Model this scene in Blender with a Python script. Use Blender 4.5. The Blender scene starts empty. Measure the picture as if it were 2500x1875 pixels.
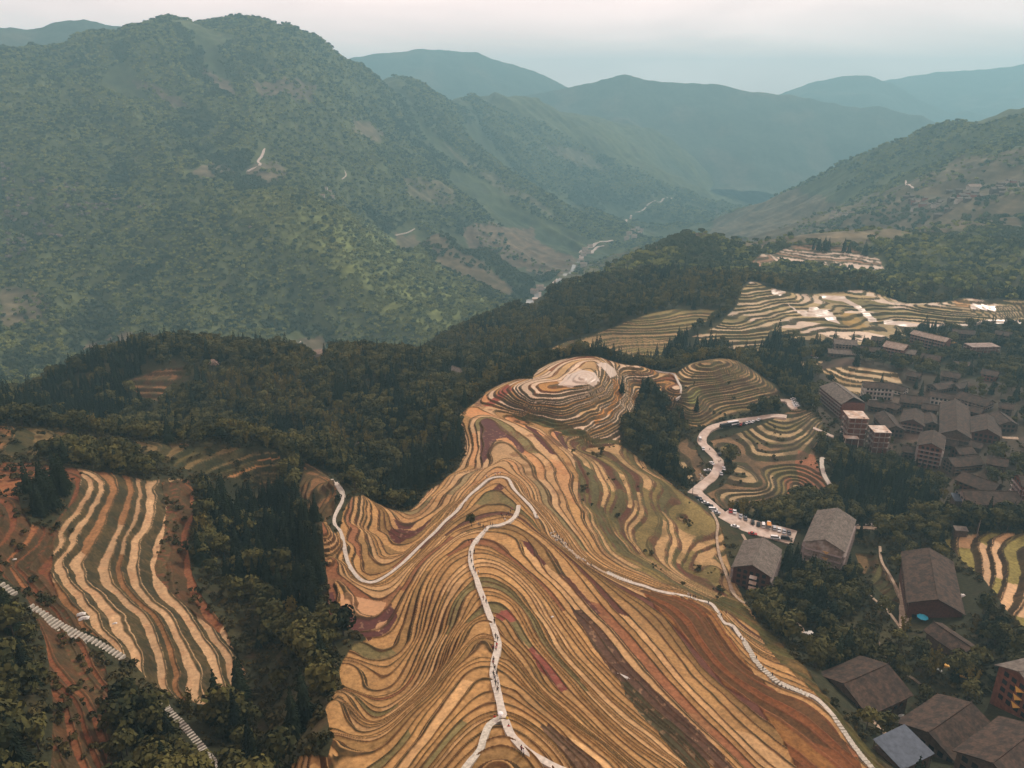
import bpy, math, random
import numpy as np
from mathutils import Vector, Matrix
random.seed(7)
rng = np.random.default_rng(7)
scene = bpy.context.scene
COL = scene.collection
PI = math.pi

# ------------------------------------------------------------------ survey geometry
# bearings were read from the photograph with this instrument, then turned into real ground points
F0 = 1853.0; PITCH = math.radians(20.0); CZ = 520.0
cp, sp = math.cos(PITCH), math.sin(PITCH)
def ray(X, Y):
    a = (X - 1250.0)/F0; b = (937.5 - Y)/F0
    return a, cp + b*sp, -sp + b*cp
def at_z(X, Y, z):
    dx, dy, dz = ray(X, Y); t = z/dz
    return dx*t, dy*t, z
def at_r(X, Y, R):
    dx, dy, dz = ray(X, Y); t = R/dy
    return dx*t, dy*t, dz*t

# ------------------------------------------------------------------ noise
_perm = rng.permutation(4096)
_gr = rng.random(4096)*2*PI
def _h(ix, iy, s=0):
    return _perm[(ix*7919 + iy*104729 + s*1299709) & 4095]
def hash01(ix, iy=0, s=0):
    ix = np.asarray(ix).astype(np.int64); iy = np.asarray(iy).astype(np.int64)
    a = _perm[(ix & 4095)]; b = _perm[(a + iy*31 + s*977) & 4095]
    return _perm[(b*13 + ix*7 + s*57) & 4095]/4095.0
def gnoise(x, y, s=0):
    ix = np.floor(x).astype(np.int64); iy = np.floor(y).astype(np.int64)
    fx = x-ix; fy = y-iy
    ux = fx*fx*fx*(fx*(fx*6-15)+10); uy = fy*fy*fy*(fy*(fy*6-15)+10)
    def g(i, j):
        a = _gr[_perm[(_perm[(ix+i+s*37) & 4095] + iy+j) & 4095]]
        return np.cos(a)*(fx-i) + np.sin(a)*(fy-j)
    n00 = g(0,0); n10 = g(1,0); n01 = g(0,1); n11 = g(1,1)
    return ((n00*(1-ux)+n10*ux)*(1-uy) + (n01*(1-ux)+n11*ux)*uy)*1.4
def fbm(x, y, o=4, s=0, g=.5):
    r = 0; a = 1.0; t = 0
    for k in range(o):
        r = r + a*gnoise(x*2**k, y*2**k, s+k); t += a; a *= g
    return r/t
def ridged(x, y, o=4, s=0, g=.5):
    r = 0; a = 1.0; t = 0
    for k in range(o):
        r = r + a*(1-2*np.abs(gnoise(x*2**k, y*2**k, s+k))); t += a; a *= g
    return r/t
def sstep(a, b, x):
    t = np.clip((x-a)/(b-a), 0, 1); return t*t*(3-2*t)

# ------------------------------------------------------------------ traced terrace contours: (height below the viewpoint, bearings)
CONT = [
(-103,[(1215,1875),(1190,1905),(1240,1905)]),
(-116,[(990,1875),(1010,1846),(1042,1807),(1066,1776),(1089,1746),(1134,1690),(1157,1656),(1179,1646),(1215,1655),(1234,1672),(1261,1683),(1290,1712),(1327,1742),(1370,1776),(1403,1810),(1449,1846),(1480,1875)]),
(-121.5,[(813,1807),(825,1816),(847,1830),(877,1834),(908,1830),(942,1810),(976,1776),(1010,1739),(1044,1708),(1073,1678),(1089,1653),(1121,1620),(1152,1588),(1175,1563),(1195,1570),(1210,1590),(1229,1606),(1245,1611),(1279,1649),(1313,1692),(1358,1730),(1415,1776),(1471,1814),(1505,1846),(1540,1875)]),
(-126.5,[(818,1708),(836,1746),(852,1773),(868,1788),(895,1789),(922,1781),(953,1762),(990,1730),(1028,1701),(1060,1669),(1073,1647),(1103,1611),(1134,1570),(1157,1531),(1179,1519),(1205,1540),(1234,1565),(1275,1604),(1306,1653),(1340,1690),(1381,1724),(1426,1766),(1483,1814),(1521,1846),(1555,1875)]),
(-134,[(825,1692),(840,1703),(863,1728),(886,1753),(906,1762),(942,1753),(976,1730),(1010,1701),(1044,1667),(1071,1629),(1089,1574),(1116,1527),(1139,1475),(1157,1446),(1190,1440),(1223,1448),(1245,1462),(1266,1482),(1290,1525),(1313,1565),(1358,1620),(1403,1667),(1449,1719),(1494,1764),(1539,1805),(1584,1837),(1640,1875)]),
(-139,[(840,1685),(868,1694),(897,1712),(931,1724),(965,1710),(999,1685),(1021,1656),(1039,1620),(1055,1583),(1075,1543),(1085,1502),(1103,1462),(1123,1435),(1143,1413),(1170,1400),(1200,1401),(1234,1417),(1268,1444),(1295,1484),(1320,1515),(1345,1561),(1381,1611),(1426,1660),(1471,1706),(1528,1758),(1584,1798),(1629,1837),(1680,1875)]),
(-144,[(836,1631),(840,1656),(858,1678),(886,1690),(913,1697),(942,1692),(967,1681),(994,1647),(1010,1615),(1026,1574),(1044,1532),(1057,1486),(1066,1462),(1089,1416),(1112,1385),(1134,1369),(1165,1358),(1200,1362),(1234,1376),(1279,1412),(1313,1451),(1358,1521),(1403,1581),(1449,1633),(1505,1690),(1562,1742),(1618,1791),(1675,1846),(1705,1875)]),
(-149.5,[(855,1575),(877,1581),(897,1598),(920,1602),(947,1597),(967,1588),(987,1565),(994,1534),(1005,1502),(1010,1471),(1021,1434),(1039,1398),(1066,1364),(1093,1344),(1123,1317),(1146,1310),(1175,1305),(1200,1310),(1229,1317),(1263,1353),(1302,1394),(1347,1435),(1392,1489),(1426,1521),(1471,1583),(1521,1638),(1573,1690),(1629,1742),(1700,1803),(1760,1860),(1775,1875)]),
(-155,[(788,1274),(795,1303),(806,1360),(818,1416),(822,1475),(829,1482),(852,1498),(886,1509),(913,1509),(938,1493),(953,1473),(967,1453),(985,1428),(1010,1389),(1044,1353),(1078,1328),(1112,1299),(1146,1285),(1190,1272),(1230,1264),(1268,1272),(1286,1286),(1327,1315),(1381,1365),(1426,1421),(1471,1478),(1516,1521),(1570,1590),(1620,1650),(1690,1720),(1760,1790),(1830,1860),(1845,1875)]),
(-159,[(1150,1250),(1175,1232),(1205,1225),(1235,1228),(1255,1240),(1110,1275),(1060,1320)]),
(-163,[(811,1172),(825,1184),(836,1202),(834,1227),(818,1254),(818,1281),(829,1297),(836,1315),(845,1355),(858,1389),(879,1414),(904,1424),(931,1414),(965,1392),(1010,1351),(1055,1308),(1089,1272),(1123,1240),(1157,1202),(1191,1175),(1214,1165),(1241,1170),(1252,1191),(1275,1216),(1297,1240),(1325,1275)]),
(-166,[(877,1288),(886,1326),(895,1367),(915,1394),(947,1389),(976,1367),(1021,1328),(1066,1285),(1107,1240),(1358,1317),(1392,1347),(1426,1371)]),
(-169,[(1446,1385),(1482,1401),(1534,1421),(1571,1432),(1607,1444)]),
(-170,[(895,1240),(886,1288),(900,1300),(924,1330),(938,1355),(965,1355),(999,1342),(1044,1303),(1089,1258),(1134,1213),(1168,1179),(1222,1150)]),
(-172,[(920,1245),(917,1272),(931,1303),(949,1328),(971,1335),(1003,1326),(1044,1292),(1089,1247),(1134,1199),(1168,1163),(1195,1138),(1220,1126),(1243,1136),(1300,1215),(1350,1270),(1400,1330),(1440,1370),(1500,1400),(1600,1438),(1697,1462),(1750,1495)]),
(-175.5,[(960,1272),(985,1292),(1030,1272),(1051,1258),(1089,1227),(1134,1175),(1196,1139),(1212,1103),(1227,1087),(1245,1100),(1263,1121),(1290,1160),(1330,1220),(1370,1270),(1410,1320),(1450,1365),(1520,1400),(1640,1440),(1720,1468)]),
(-178.5,[(971,1249),(994,1263),(1017,1258),(1039,1240),(1066,1208),(1112,1157),(1160,1147),(1174,1103),(1174,1067),(1172,1027),(1190,1020),(1212,1031),(1236,1051),(1263,1074),(1284,1098),(1330,1160),(1370,1230),(1400,1280),(1440,1340),(1500,1385),(1600,1423),(1700,1455)]),
(-182,[(1000,1245),(1030,1225),(1060,1195),(1118,1147),(1136,1121),(1150,1085),(1145,1058),(1136,1031),(1141,1013),(1169,1004),(1194,1009),(1227,1022),(1263,1033),(1299,1045),(1335,1067),(1362,1094),(1389,1121),(1410,1160),(1412,1213),(1433,1247),(1455,1297),(1476,1342),(1505,1367),(1539,1387),(1607,1417),(1675,1446)]),
(-186,[(1444,1161),(1455,1191),(1448,1234),(1460,1252),(1482,1295),(1516,1342),(1562,1367),(1618,1399),(1675,1434)]),
(-190,[(1494,1150),(1516,1191),(1521,1218),(1498,1258),(1505,1286),(1539,1331),(1584,1371),(1641,1410),(1720,1450)]),
(-194,[(1470,1100),(1548,1150),(1573,1229),(1571,1263),(1548,1295),(1553,1324),(1573,1353),(1607,1378)]),
(-197,[(1607,1173),(1605,1213),(1623,1263),(1636,1308),(1629,1353),(1627,1371)]),
(-199,[(1645,1195),(1639,1240),(1659,1304),(1663,1342),(1652,1365),(1657,1387),(1690,1235),(1720,1270)]),
(-201,[(1661,1263),(1686,1353),(1675,1385),(1745,1320),(1750,1390),(1780,1450)]),
# the knoll behind
(-169.3,[(1382,926),(1405,905),(1434,893),(1458,905),(1460,925),(1440,940),(1390,945),(1330,943)]),
(-166.5,[(1410,925),(1435,922)]),
(-173,[(1345,918),(1385,886),(1430,877),(1480,886)]),
(-172,[(1475,900),(1468,935),(1420,958),(1360,970),(1300,962)]),
(-174,[(1262,947)]),
(-175,[(1488,915),(1476,943),(1430,970),(1340,985),(1290,980)]),
(-176.7,[(1243,957)]),
(-178.5,[(1500,925),(1490,955),(1455,975),(1410,995),(1353,1007),(1300,998),(1262,985),(1222,962)]),
(-182,[(1512,955),(1500,975),(1462,1004),(1425,1020),(1380,1030),(1320,1018),(1281,1006)]),
(-185.5,[(1515,975),(1490,1010),(1450,1030),(1416,1045),(1385,1048)]),
(-188,[(1470,1045),(1430,1062),(1400,1064)]),
(-189,[(1530,949),(1537,977),(1528,998),(1510,1025)]),
(-192,[(1495,1060),(1465,1072),(1432,1078)]),
(-177,[(1310,912),(1360,884),(1400,871),(1450,868)]),

(-182.3,[(1115,1024),(1150,996),(1180,975),(1200,985),(1240,998)]),
(-184,[(1530,890),(1560,900)]),
# round knoll with the saddle
(-183,[(1700,890),(1735,882),(1765,886),(1735,895)]),
(-189,[(1655,912),(1670,924),(1720,925),(1770,915),(1810,893),(1800,880)]),
(-192,[(1580,902),(1600,935),(1620,905),(1640,935),(1645,960)]),
(-198,[(1870,945),(1800,960),(1720,975),(1680,1000)]),
(-205,[(1890,990),(1820,1005),(1740,1030),(1670,1035),(1640,1010)]),
# western terraces
(-143,[(150,1170),(120,1230),(95,1290),(60,1340),(30,1370)]),
(-147,[(197,1156),(190,1220),(165,1260),(138,1300),(120,1350),(110,1400),(150,1470),(190,1520)]),
(-150,[(248,1164),(256,1188),(236,1241),(203,1298),(191,1338),(171,1363),(179,1395),(203,1440),(240,1490),(270,1540)]),
(-152.5,[(285,1164),(293,1196),(260,1290),(244,1314),(222,1363),(228,1420),(260,1452),(309,1501),(338,1546),(354,1595)]),
(-155,[(317,1176),(317,1220),(293,1294),(268,1350),(268,1395),(301,1452),(350,1497),(378,1546),(399,1635)]),
(-157.5,[(346,1188),(346,1220),(313,1310),(301,1371),(317,1428),(366,1481),(407,1538),(431,1615),(441,1680)]),
(-160,[(374,1192),(378,1232),(350,1314),(340,1371),(350,1424),(386,1468),(447,1550),(495,1640),(495,1690)]),
(-165,[(460,1188),(468,1241),(447,1342),(456,1403),(480,1460),(529,1525),(570,1600)]),
]
PTS = [ # bearing x, y, height
(1220,1760,-108.5),(1215,1640,-117),(1225,2050,-99),(900,2050,-108),(1600,2050,-124),(600,2050,-128),(1225,2350,-95),(1000,2350,-99),(1500,2350,-104),(2000,2050,-148),(2300,2050,-166),(2600,2050,-170),(200,2050,-118),(0,2050,-110),
(1640,1435,-172),(1800,1560,-171),(1850,1620,-170),(1920,1675,-168),(1985,1700,-168),(2030,1750,-167),(2100,1850,-165),(2130,1875,-165),(1780,1520,-178),(1900,1600,-178),(2050,1720,-172),(2150,1850,-170),(2230,1880,-172),(1950,1620,-175),
(0,1875,-122),(150,1700,-134),(250,1875,-136),(80,1480,-139),(210,1560,-145),(290,1600,-149),(400,1700,-153),(450,1780,-151),(520,1875,-149),(0,1600,-130),(0,1400,-137),(0,1200,-140),
(600,1650,-166),(600,1400,-180),(560,1250,-184),(650,1700,-160),(680,1870,-148),(720,1500,-167),(700,1300,-180),(650,1180,-184),(740,1620,-155),(760,1780,-138),(480,1840,-150),(600,1800,-155),(770,1165,-171),(795,1205,-167),(765,1230,-170),(740,1150,-177),(700,1100,-176),(730,1200,-176),(760,1400,-166),
(0,1030,-158),(200,1055,-160),(400,1075,-163),(550,1085,-166),(670,1100,-171),(0,1110,-150),(200,1120,-155),(400,1140,-163),(600,1140,-175),(500,1160,-172),
(0,1010,-176),(0,1000,-199),(150,960,-201),(300,1010,-205),(500,1030,-207),(700,1040,-205),(880,1235,-186),(880,1150,-196),(850,1000,-203),(1000,1100,-196),(1090,1100,-192),(1000,950,-199),(1090,980,-196),(825,1125,-190),
(0,988,-199),(130,935,-197),(220,905,-191),(300,930,-196),(300,885,-187),(430,862,-184),(600,872,-189),(750,880,-192),(900,880,-193),(1000,890,-195),(1100,950,-200),(1050,905,-199),(600,950,-198),
(1560,1000,-201),(1510,1085,-195),(1600,1120,-206),(1640,1165,-209),(1545,930,-191),(1560,960,-196),(1560,1060,-203),(1610,1000,-203),
(1830,1270,-208),(1940,1300,-208),(1880,1290,-208),(1780,1262,-207),(2060,1400,-210),(1850,1440,-207),(2000,1450,-203),(1900,1500,-200),(1820,1480,-196),(1960,1250,-211),(2150,1300,-208),
(1700,1200,-206),(1725,1150,-207),(1700,1090,-207),(1695,1070,-207),(1760,1035,-206),(1870,1020,-202),(1950,985,-197),(1920,960,-203),(1900,940,-207),
(1900,1000,-200),(1850,1100,-206),(1790,1100,-209),(1900,1250,-214),(2000,1150,-208),(2030,1190,-209),(1800,1220,-210),(1750,1220,-208),(1930,1050,-203),(1980,1020,-203),(1850,1180,-207),(1820,1060,-206),(1950,1180,-213),
(2040,1020,-209),(2200,1000,-211),(2350,1000,-210),(2450,950,-207),(2200,1100,-214),(2100,1150,-216),(2000,1250,-214),(2400,1100,-206),(2500,1000,-203),(2300,1200,-208),(2450,1250,-196),(2500,1150,-200),
(2250,1450,-197),(2100,1600,-190),(2300,1700,-186),(2450,1650,-181),(2500,1875,-172),(2400,1400,-190),(2480,1350,-186),(2350,1310,-193),(2200,1300,-204),(2150,1500,-199),(2300,1850,-180),(2200,1800,-184),(2500,1500,-184),
(2060,964,-216),(2000,880,-212),(2080,877,-205),(2130,880,-206),(2150,930,-211),(2000,908,-214),(2190,910,-208),(1950,920,-213),(1850,850,-216),(1800,900,-209),(1880,880,-215),
(2200,830,-212),(2400,850,-211),(2000,830,-212),(1900,800,-208),(2300,900,-212),(2500,880,-207),
]
RPTS = [ # bearing x, y, forward distance
(1550,770,740),(1350,850,665),(1250,868,665),(1800,715,820),(1450,800,720),(1650,760,760),(1750,750,780),(1600,830,700),(1500,850,680),(1700,830,700),(1800,790,730),(1450,868,640),
(1840,690,880),(1720,790,735),(2100,690,900),(2300,705,890),(2500,690,900),(2200,745,855),(2300,745,852),(2450,738,858),(2350,737,812),(2260,750,800),(2430,744,806),(2500,744,806),(2350,788,762),(2500,788,762),(2240,792,768),(2200,785,778),(1860,702,840),(1900,740,802),(1960,760,784),(2060,790,757),(1900,802,733),(2000,817,722),(2020,714,872),(2080,721,852),(2130,763,795),(2150,784,770),(2000,738,822),
(1700,585,1200),(1600,620,1150),(1500,660,1080),(1300,740,960),(1180,790,880),(1090,835,820),(1400,760,850),(1550,720,880),(1700,690,930),(1250,800,830),(1150,850,760),(1800,620,1200),
(1950,600,1250),(2100,602,1250),(2300,650,1150),(2500,650,1050),(2050,680,1050),(2200,665,1080),(1850,655,1080),(1900,630,1150),(2400,600,1250),
(1310,720,1850),(1380,660,2150),(1480,590,2600),(1600,500,3700),(1750,450,4800),
(0,830,1275),(250,800,1330),(500,830,1342),(900,800,1484),(1100,760,1650),(700,830,1400),(1000,820,1450),
(250,600,1650),(250,400,1950),(250,250,2150),(0,600,1600),(0,400,1850),(0,250,2050),(600,600,1650),(600,400,1980),(600,200,2380),(900,600,1900),(900,400,2450),(900,250,2950),(1150,600,2200),(1150,400,3050),(1150,300,3650),(1350,560,2500),(1350,450,3200),(1350,330,4100),(1550,450,3900),(1600,380,4500),(450,120,2450),(750,150,2700),
(0,128,2300),(130,146,2400),(200,118,2450),(300,72,2500),(450,28,2600),(530,55,2700),(600,55,2720),(670,60,2800),(740,90,2900),(800,115,3000),(900,162,3300),(1000,187,3600),(1080,205,3900),(1180,238,4200),(1240,228,4400),(1330,238,4600),(1450,280,4800),(1600,320,5000),(1700,370,5100),(1780,420,5200),
(1050,560,2000),(960,640,1800),(850,560,1830),(1180,735,1720),(1020,600,2000),(870,650,1640),(780,680,1560),
(2500,250,2100),(2300,300,2300),(2100,380,2500),(1950,440,2700),(1800,500,2900),(1720,535,3050),(2500,500,1450),(2500,400,1700),(2200,500,1750),(2200,400,2200),(2000,560,1900),(1800,580,2250),(2200,600,1400),(2350,560,1450),(2000,500,2250),(1650,600,2300),(1560,640,2100),(1450,700,1850),
(2700,180,2000),(2700,500,1400),(2700,650,1050),(2700,800,740),(-200,130,2200),(-200,400,1850),(-200,700,1450),(-200,850,1200),
]
WPTS = [ # hidden ground: bearing x, distance, height
(100,760,-300),(-100,560,-225),(0,570,-236),(100,600,-236),(200,640,-232),(0,640,-262),(-300,560,-225),(400,760,-290),(700,760,-290),(950,760,-290),(100,950,-370),(400,980,-380),(700,1000,-390),(1000,1050,-400),(1150,1150,-395),(1300,1350,-400),(900,700,-240),(300,690,-235),(600,700,-240),(1080,700,-230),
(1500,1400,-360),(1700,1500,-330),(1350,640,-215),(1450,600,-205),(1550,600,-212),(1620,640,-222),(1750,640,-215),(1850,610,-215),
(1950,1450,-290),(2100,1420,-280),(1400,3500,-440),(2600,2700,-200),(2200,3000,-300),(1900,3400,-400),
(0,2800,60),(450,3300,120),(900,4200,-100),(1300,5600,-150),(1700,6000,-300),(2200,1000,-225),(2000,960,-222),(2400,980,-225),
(2350,836,-215),(2450,836,-215),(2260,830,-214),(2100,905,-212),(0,420,-195),(200,425,-200),(400,430,-206),(600,430,-206),(2500,2600,-60),(2200,4500,-420),(2500,5500,-350),
(1250,5,-75),(600,20,-75),(1900,20,-85),
(-300,60,-80),(2800,80,-140),(-300,200,-110),(-300,350,-145),(2800,240,-180),(2800,400,-190),(2800,600,-200),(-300,600,-190),
]
def build_ctrl():
    U = []; V = []; Z = []
    def add(x, y, z):
        U.append(math.atan2(x, y)); V.append(math.log(math.hypot(x, y))); Z.append(z)
    for z, L in CONT:
        for i, (a, b) in enumerate(L):
            add(*at_z(a, b, z))
    for a, b, z in PTS: add(*at_z(a, b, z))
    for a, b, R in RPTS: add(*at_r(a, b, R))
    for a, R, z in WPTS:
        dx, dy, _ = ray(a, 937.5); add(R*dx/dy, R, z)
    return np.array(U), np.array(V), np.array(Z)
cu, cv, cz = build_ctrl()
# merge nearly coincident points
key = np.round(cu/0.004).astype(int)*100000 + np.round(cv/0.006).astype(int)
_, idx = np.unique(key, return_index=True)
cu, cv, cz = cu[idx], cv[idx], cz[idx]
n = len(cu); print('control points', n)
def tps(d2): return 0.5*d2*np.log(d2 + 1e-12)
sig = np.maximum(0.5, 0.0)*np.ones(n)
A = np.zeros((n+3, n+3))
d2 = (cu[:,None]-cu[None])**2 + (cv[:,None]-cv[None])**2
A[:n,:n] = tps(d2) + np.eye(n)*3e-6
# heights grow with distance: fit height / distance so near detail and far relief weigh alike
rr = np.exp(cv)
A[:n,n] = 1; A[:n,n+1] = cu; A[:n,n+2] = cv; A[n:,:n] = A[:n,n:].T
sol = np.linalg.solve(A, np.concatenate([cz/rr**0.5, [0,0,0]]))
UMIN, UMAX, NU = -0.86, 0.86, 330
VMIN, VMAX, NV = math.log(12.0), math.log(6600.0), 620
gu = np.linspace(UMIN, UMAX, NU); gv = np.linspace(VMIN, VMAX, NV)
G = np.zeros((NV, NU))
for j0 in range(0, NV, 20):
    vv, uu = np.meshgrid(gv[j0:j0+20], gu, indexing='ij')
    q = tps((uu.ravel()[:,None]-cu)**2 + (vv.ravel()[:,None]-cv)**2) @ sol[:n] + sol[n] + sol[n+1]*uu.ravel() + sol[n+2]*vv.ravel()
    G[j0:j0+20] = (q*np.exp(vv.ravel())**0.5).reshape(vv.shape)
def crw(t):
    return (-.5*t+t*t-.5*t**3, 1-2.5*t*t+1.5*t**3, .5*t+2*t*t-1.5*t**3, -.5*t*t+.5*t**3)
def samp(u, v, G=G):
    a = np.clip((u-UMIN)/(UMAX-UMIN)*(NU-1), 0, NU-1.001); b = np.clip((v-VMIN)/(VMAX-VMIN)*(NV-1), 0, NV-1.001)
    ia = a.astype(int); ib = b.astype(int); wa = crw(a-ia); wb = crw(b-ib); r = 0
    for q in range(4):
        jb = np.clip(ib+q-1, 0, NV-1); s = 0
        for p in range(4): s = s + wa[p]*G[jb, np.clip(ia+p-1, 0, NU-1)]
        r = r + wb[q]*s
    return r
def relief(x, y, r):
    """natural roughness of the wild slopes, absolute metres, fading out on the near farmland"""
    w = sstep(750, 1700, r)
    wx = x + 90*fbm(x/420, y/420, 2, 5); wy = y + 90*fbm(x/420, y/420, 2, 9)
    a = (wx*.80 + wy*.60)/470; b = (-wx*.60 + wy*.80)/1150      # spurs run down to the river
    z = ridged(a, b, 4, 3, .5)*78 + fbm(x/240, y/240, 4, 21)*20 - 14 - 60*sstep(1800, 2500, r)
    up = sstep(690, 760, r)*sstep(1010, 930, r)*sstep(.26, .33, np.arctan2(x, y))
    z = z*w + up*fbm(x/55, y/55, 2, 33)*3; w = 1.0
    z2 = fbm(x/70, y/70, 3, 31)*1.6*sstep(300, 1100, r)
    return z*w + z2
def spur(x, y):
    wx = x + 90*fbm(x/420, y/420, 2, 5); wy = y + 90*fbm(x/420, y/420, 2, 9)
    return ridged((wx*.80 + wy*.60)/470, (-wx*.60 + wy*.80)/1150, 4, 3, .5)
def smooth_z(x, y):
    """ground height below the viewpoint (metres, negative)"""
    x = np.asarray(x, float); y = np.asarray(y, float)
    r = np.hypot(x, y) + 1e-6
    return samp(np.arctan2(x, y), np.log(r)) + relief(x, y, r)
def hit(X, Y, h=0.0):
    """where the line of sight of the photograph meets the ground (or h metres above it)"""
    dx, dy, dz = ray(X, Y); t = 14*1.02**np.arange(315)
    for k_ in (0, 1):
        zz = smooth_z(dx*t, dy*t) + h; s = dz*t - zz
        k = np.argmax(s < 0) if (s < 0).any() else len(t)-1
        k = max(k, 1)
        if k_ == 0: t = np.linspace(t[max(k-2,0)], t[k], 26)
    f = s[k-1]/(s[k-1]-s[k]+1e-9); tt = t[k-1] + (t[k]-t[k-1])*min(max(f,0),1)
    return dx*tt, dy*tt, dz*tt - h

# ------------------------------------------------------------------ object helpers
def tag(o, label=None, cat=None, group=None, kind=None):
    if label: o['label'] = label
    if cat: o['category'] = cat
    if group: o['group'] = group
    if kind: o['kind'] = kind
    return o
def link_mesh(name, me, parent=None):
    o = bpy.data.objects.new(name, me); COL.objects.link(o)
    if parent: o.parent = parent
    return o
def empty(name, loc, rz=0):
    o = bpy.data.objects.new(name, None); COL.objects.link(o)
    o.location = loc; o.rotation_euler = (0, 0, rz); o.empty_display_size = .5
    return o
class MB:
    """collects polygons and builds ONE mesh"""
    def __init__(s): s.v = []; s.f = []
    def add(s, v, f):
        k = len(s.v); s.v += [tuple(p) for p in v]; s.f += [tuple(i+k for i in q) for q in f]
    def box(s, x0, x1, y0, y1, z0, z1):
        s.add([(x0,y0,z0),(x1,y0,z0),(x1,y1,z0),(x0,y1,z0),(x0,y0,z1),(x1,y0,z1),(x1,y1,z1),(x0,y1,z1)],
              [(0,3,2,1),(4,5,6,7),(0,1,5,4),(1,2,6,5),(2,3,7,6),(3,0,4,7)])
    def prism(s, pts, z0, z1):
        n = len(pts); s.add([(x,y,z0) for x,y in pts]+[(x,y,z1) for x,y in pts],
              [tuple(range(n-1,-1,-1)), tuple(range(n,2*n))]+[(i,(i+1)%n,n+(i+1)%n,n+i) for i in range(n)])
    def bar(s, a, b, w):
        a = Vector(a); b = Vector(b); d = (b-a).normalized()
        u = d.cross(Vector((0,0,1)));  u = Vector((1,0,0)) if u.length < .01 else u.normalized()
        q = d.cross(u); P = []
        for c in (a, b):
            for i, j in ((-1,-1),(1,-1),(1,1),(-1,1)): P.append(c + u*i*w/2 + q*j*w/2)
        s.add(P, [(3,2,1,0),(4,5,6,7),(0,1,5,4),(1,2,6,5),(2,3,7,6),(3,0,4,7)])
    def lathe(s, prof, n=10, cx=0, cy=0):
        P = []; Fc = []
        for (r, z) in prof:
            for k in range(n): P.append((cx+r*math.cos(2*PI*k/n), cy+r*math.sin(2*PI*k/n), z))
        for i in range(len(prof)-1):
            for k in range(n): Fc.append((i*n+k, i*n+(k+1)%n, (i+1)*n+(k+1)%n, (i+1)*n+k))
        Fc.append(tuple(range(n-1,-1,-1))); Fc.append(tuple(range((len(prof)-1)*n, len(prof)*n)))
        s.add(P, Fc)
    def build(s, name, mat, parent=None, smooth=False):
        me = bpy.data.meshes.new(name); me.from_pydata(s.v, [], s.f); me.update()
        me.materials.append(mat)
        if smooth: me.polygons.foreach_set('use_smooth', [True]*len(me.polygons))
        return link_mesh(name, me, parent)

# ------------------------------------------------------------------ materials
def nodes_of(m):
    m.use_nodes = True; nt = m.node_tree; return nt, nt.nodes, nt.links, nt.nodes['Principled BSDF']
def mat(name, col, rough=.8, var=.25, scale=1.5, bump=0.0, metal=0.0, col2=None, stripes=None):
    m = bpy.data.materials.new(name); nt, N, L, P = nodes_of(m)
    P.inputs['Roughness'].default_value = rough; P.inputs['Metallic'].default_value = metal
    P.inputs['Specular IOR Level'].default_value = .3
    tc = N.new('ShaderNodeTexCoord'); nz = N.new('ShaderNodeTexNoise'); nz.inputs['Scale'].default_value = scale
    nz.inputs['Detail'].default_value = 5; L.new(tc.outputs['Object'], nz.inputs['Vector'])
    mr = N.new('ShaderNodeMapRange'); mr.inputs['From Min'].default_value = .3; mr.inputs['From Max'].default_value = .7
    mr.inputs['To Min'].default_value = 1-var; mr.inputs['To Max'].default_value = 1+var
    L.new(nz.outputs['Fac'], mr.inputs['Value'])
    mx = N.new('ShaderNodeVectorMath'); mx.operation = 'SCALE'
    if col2:
        cm = N.new('ShaderNodeMix'); cm.data_type = 'RGBA'; cm.inputs['A'].default_value = (*col, 1); cm.inputs['B'].default_value = (*col2, 1)
        n2 = N.new('ShaderNodeTexNoise'); n2.inputs['Scale'].default_value = scale*.37; n2.inputs['Detail'].default_value = 6
        L.new(tc.outputs['Object'], n2.inputs['Vector'])
        r2 = N.new('ShaderNodeMapRange'); r2.inputs['From Min'].default_value = .42; r2.inputs['From Max'].default_value = .6
        L.new(n2.outputs['Fac'], r2.inputs['Value']); L.new(r2.outputs[0], cm.inputs['Factor'])
        L.new(cm.outputs['Result'], mx.inputs[0])
    else: mx.inputs[0].default_value = col
    L.new(mr.outputs[0], mx.inputs['Scale']); out = mx.outputs[0]
    if stripes:   # rows of tiles across the roof
        wv = N.new('ShaderNodeTexWave'); wv.inputs['Scale'].default_value = stripes; wv.bands_direction = 'X'
        wv.inputs['Distortion'].default_value = 1.2; wv.inputs['Detail'].default_value = 3
        L.new(tc.outputs['Object'], wv.inputs['Vector'])
        r3 = N.new('ShaderNodeMapRange'); r3.inputs['To Min'].default_value = .60; r3.inputs['To Max'].default_value = 1.25
        L.new(wv.outputs['Fac'], r3.inputs['Value'])
        m3 = N.new('ShaderNodeVectorMath'); m3.operation = 'SCALE'; L.new(out, m3.inputs[0]); L.new(r3.outputs[0], m3.inputs['Scale']); out = m3.outputs[0]
    L.new(out, P.inputs['Base Color'])
    if bump:
        b = N.new('ShaderNodeBump'); b.inputs['Strength'].default_value = bump; b.inputs['Distance'].default_value = .1
        L.new(nz.outputs['Fac'], b.inputs['Height']); L.new(b.outputs[0], P.inputs['Normal'])
    return m
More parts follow.
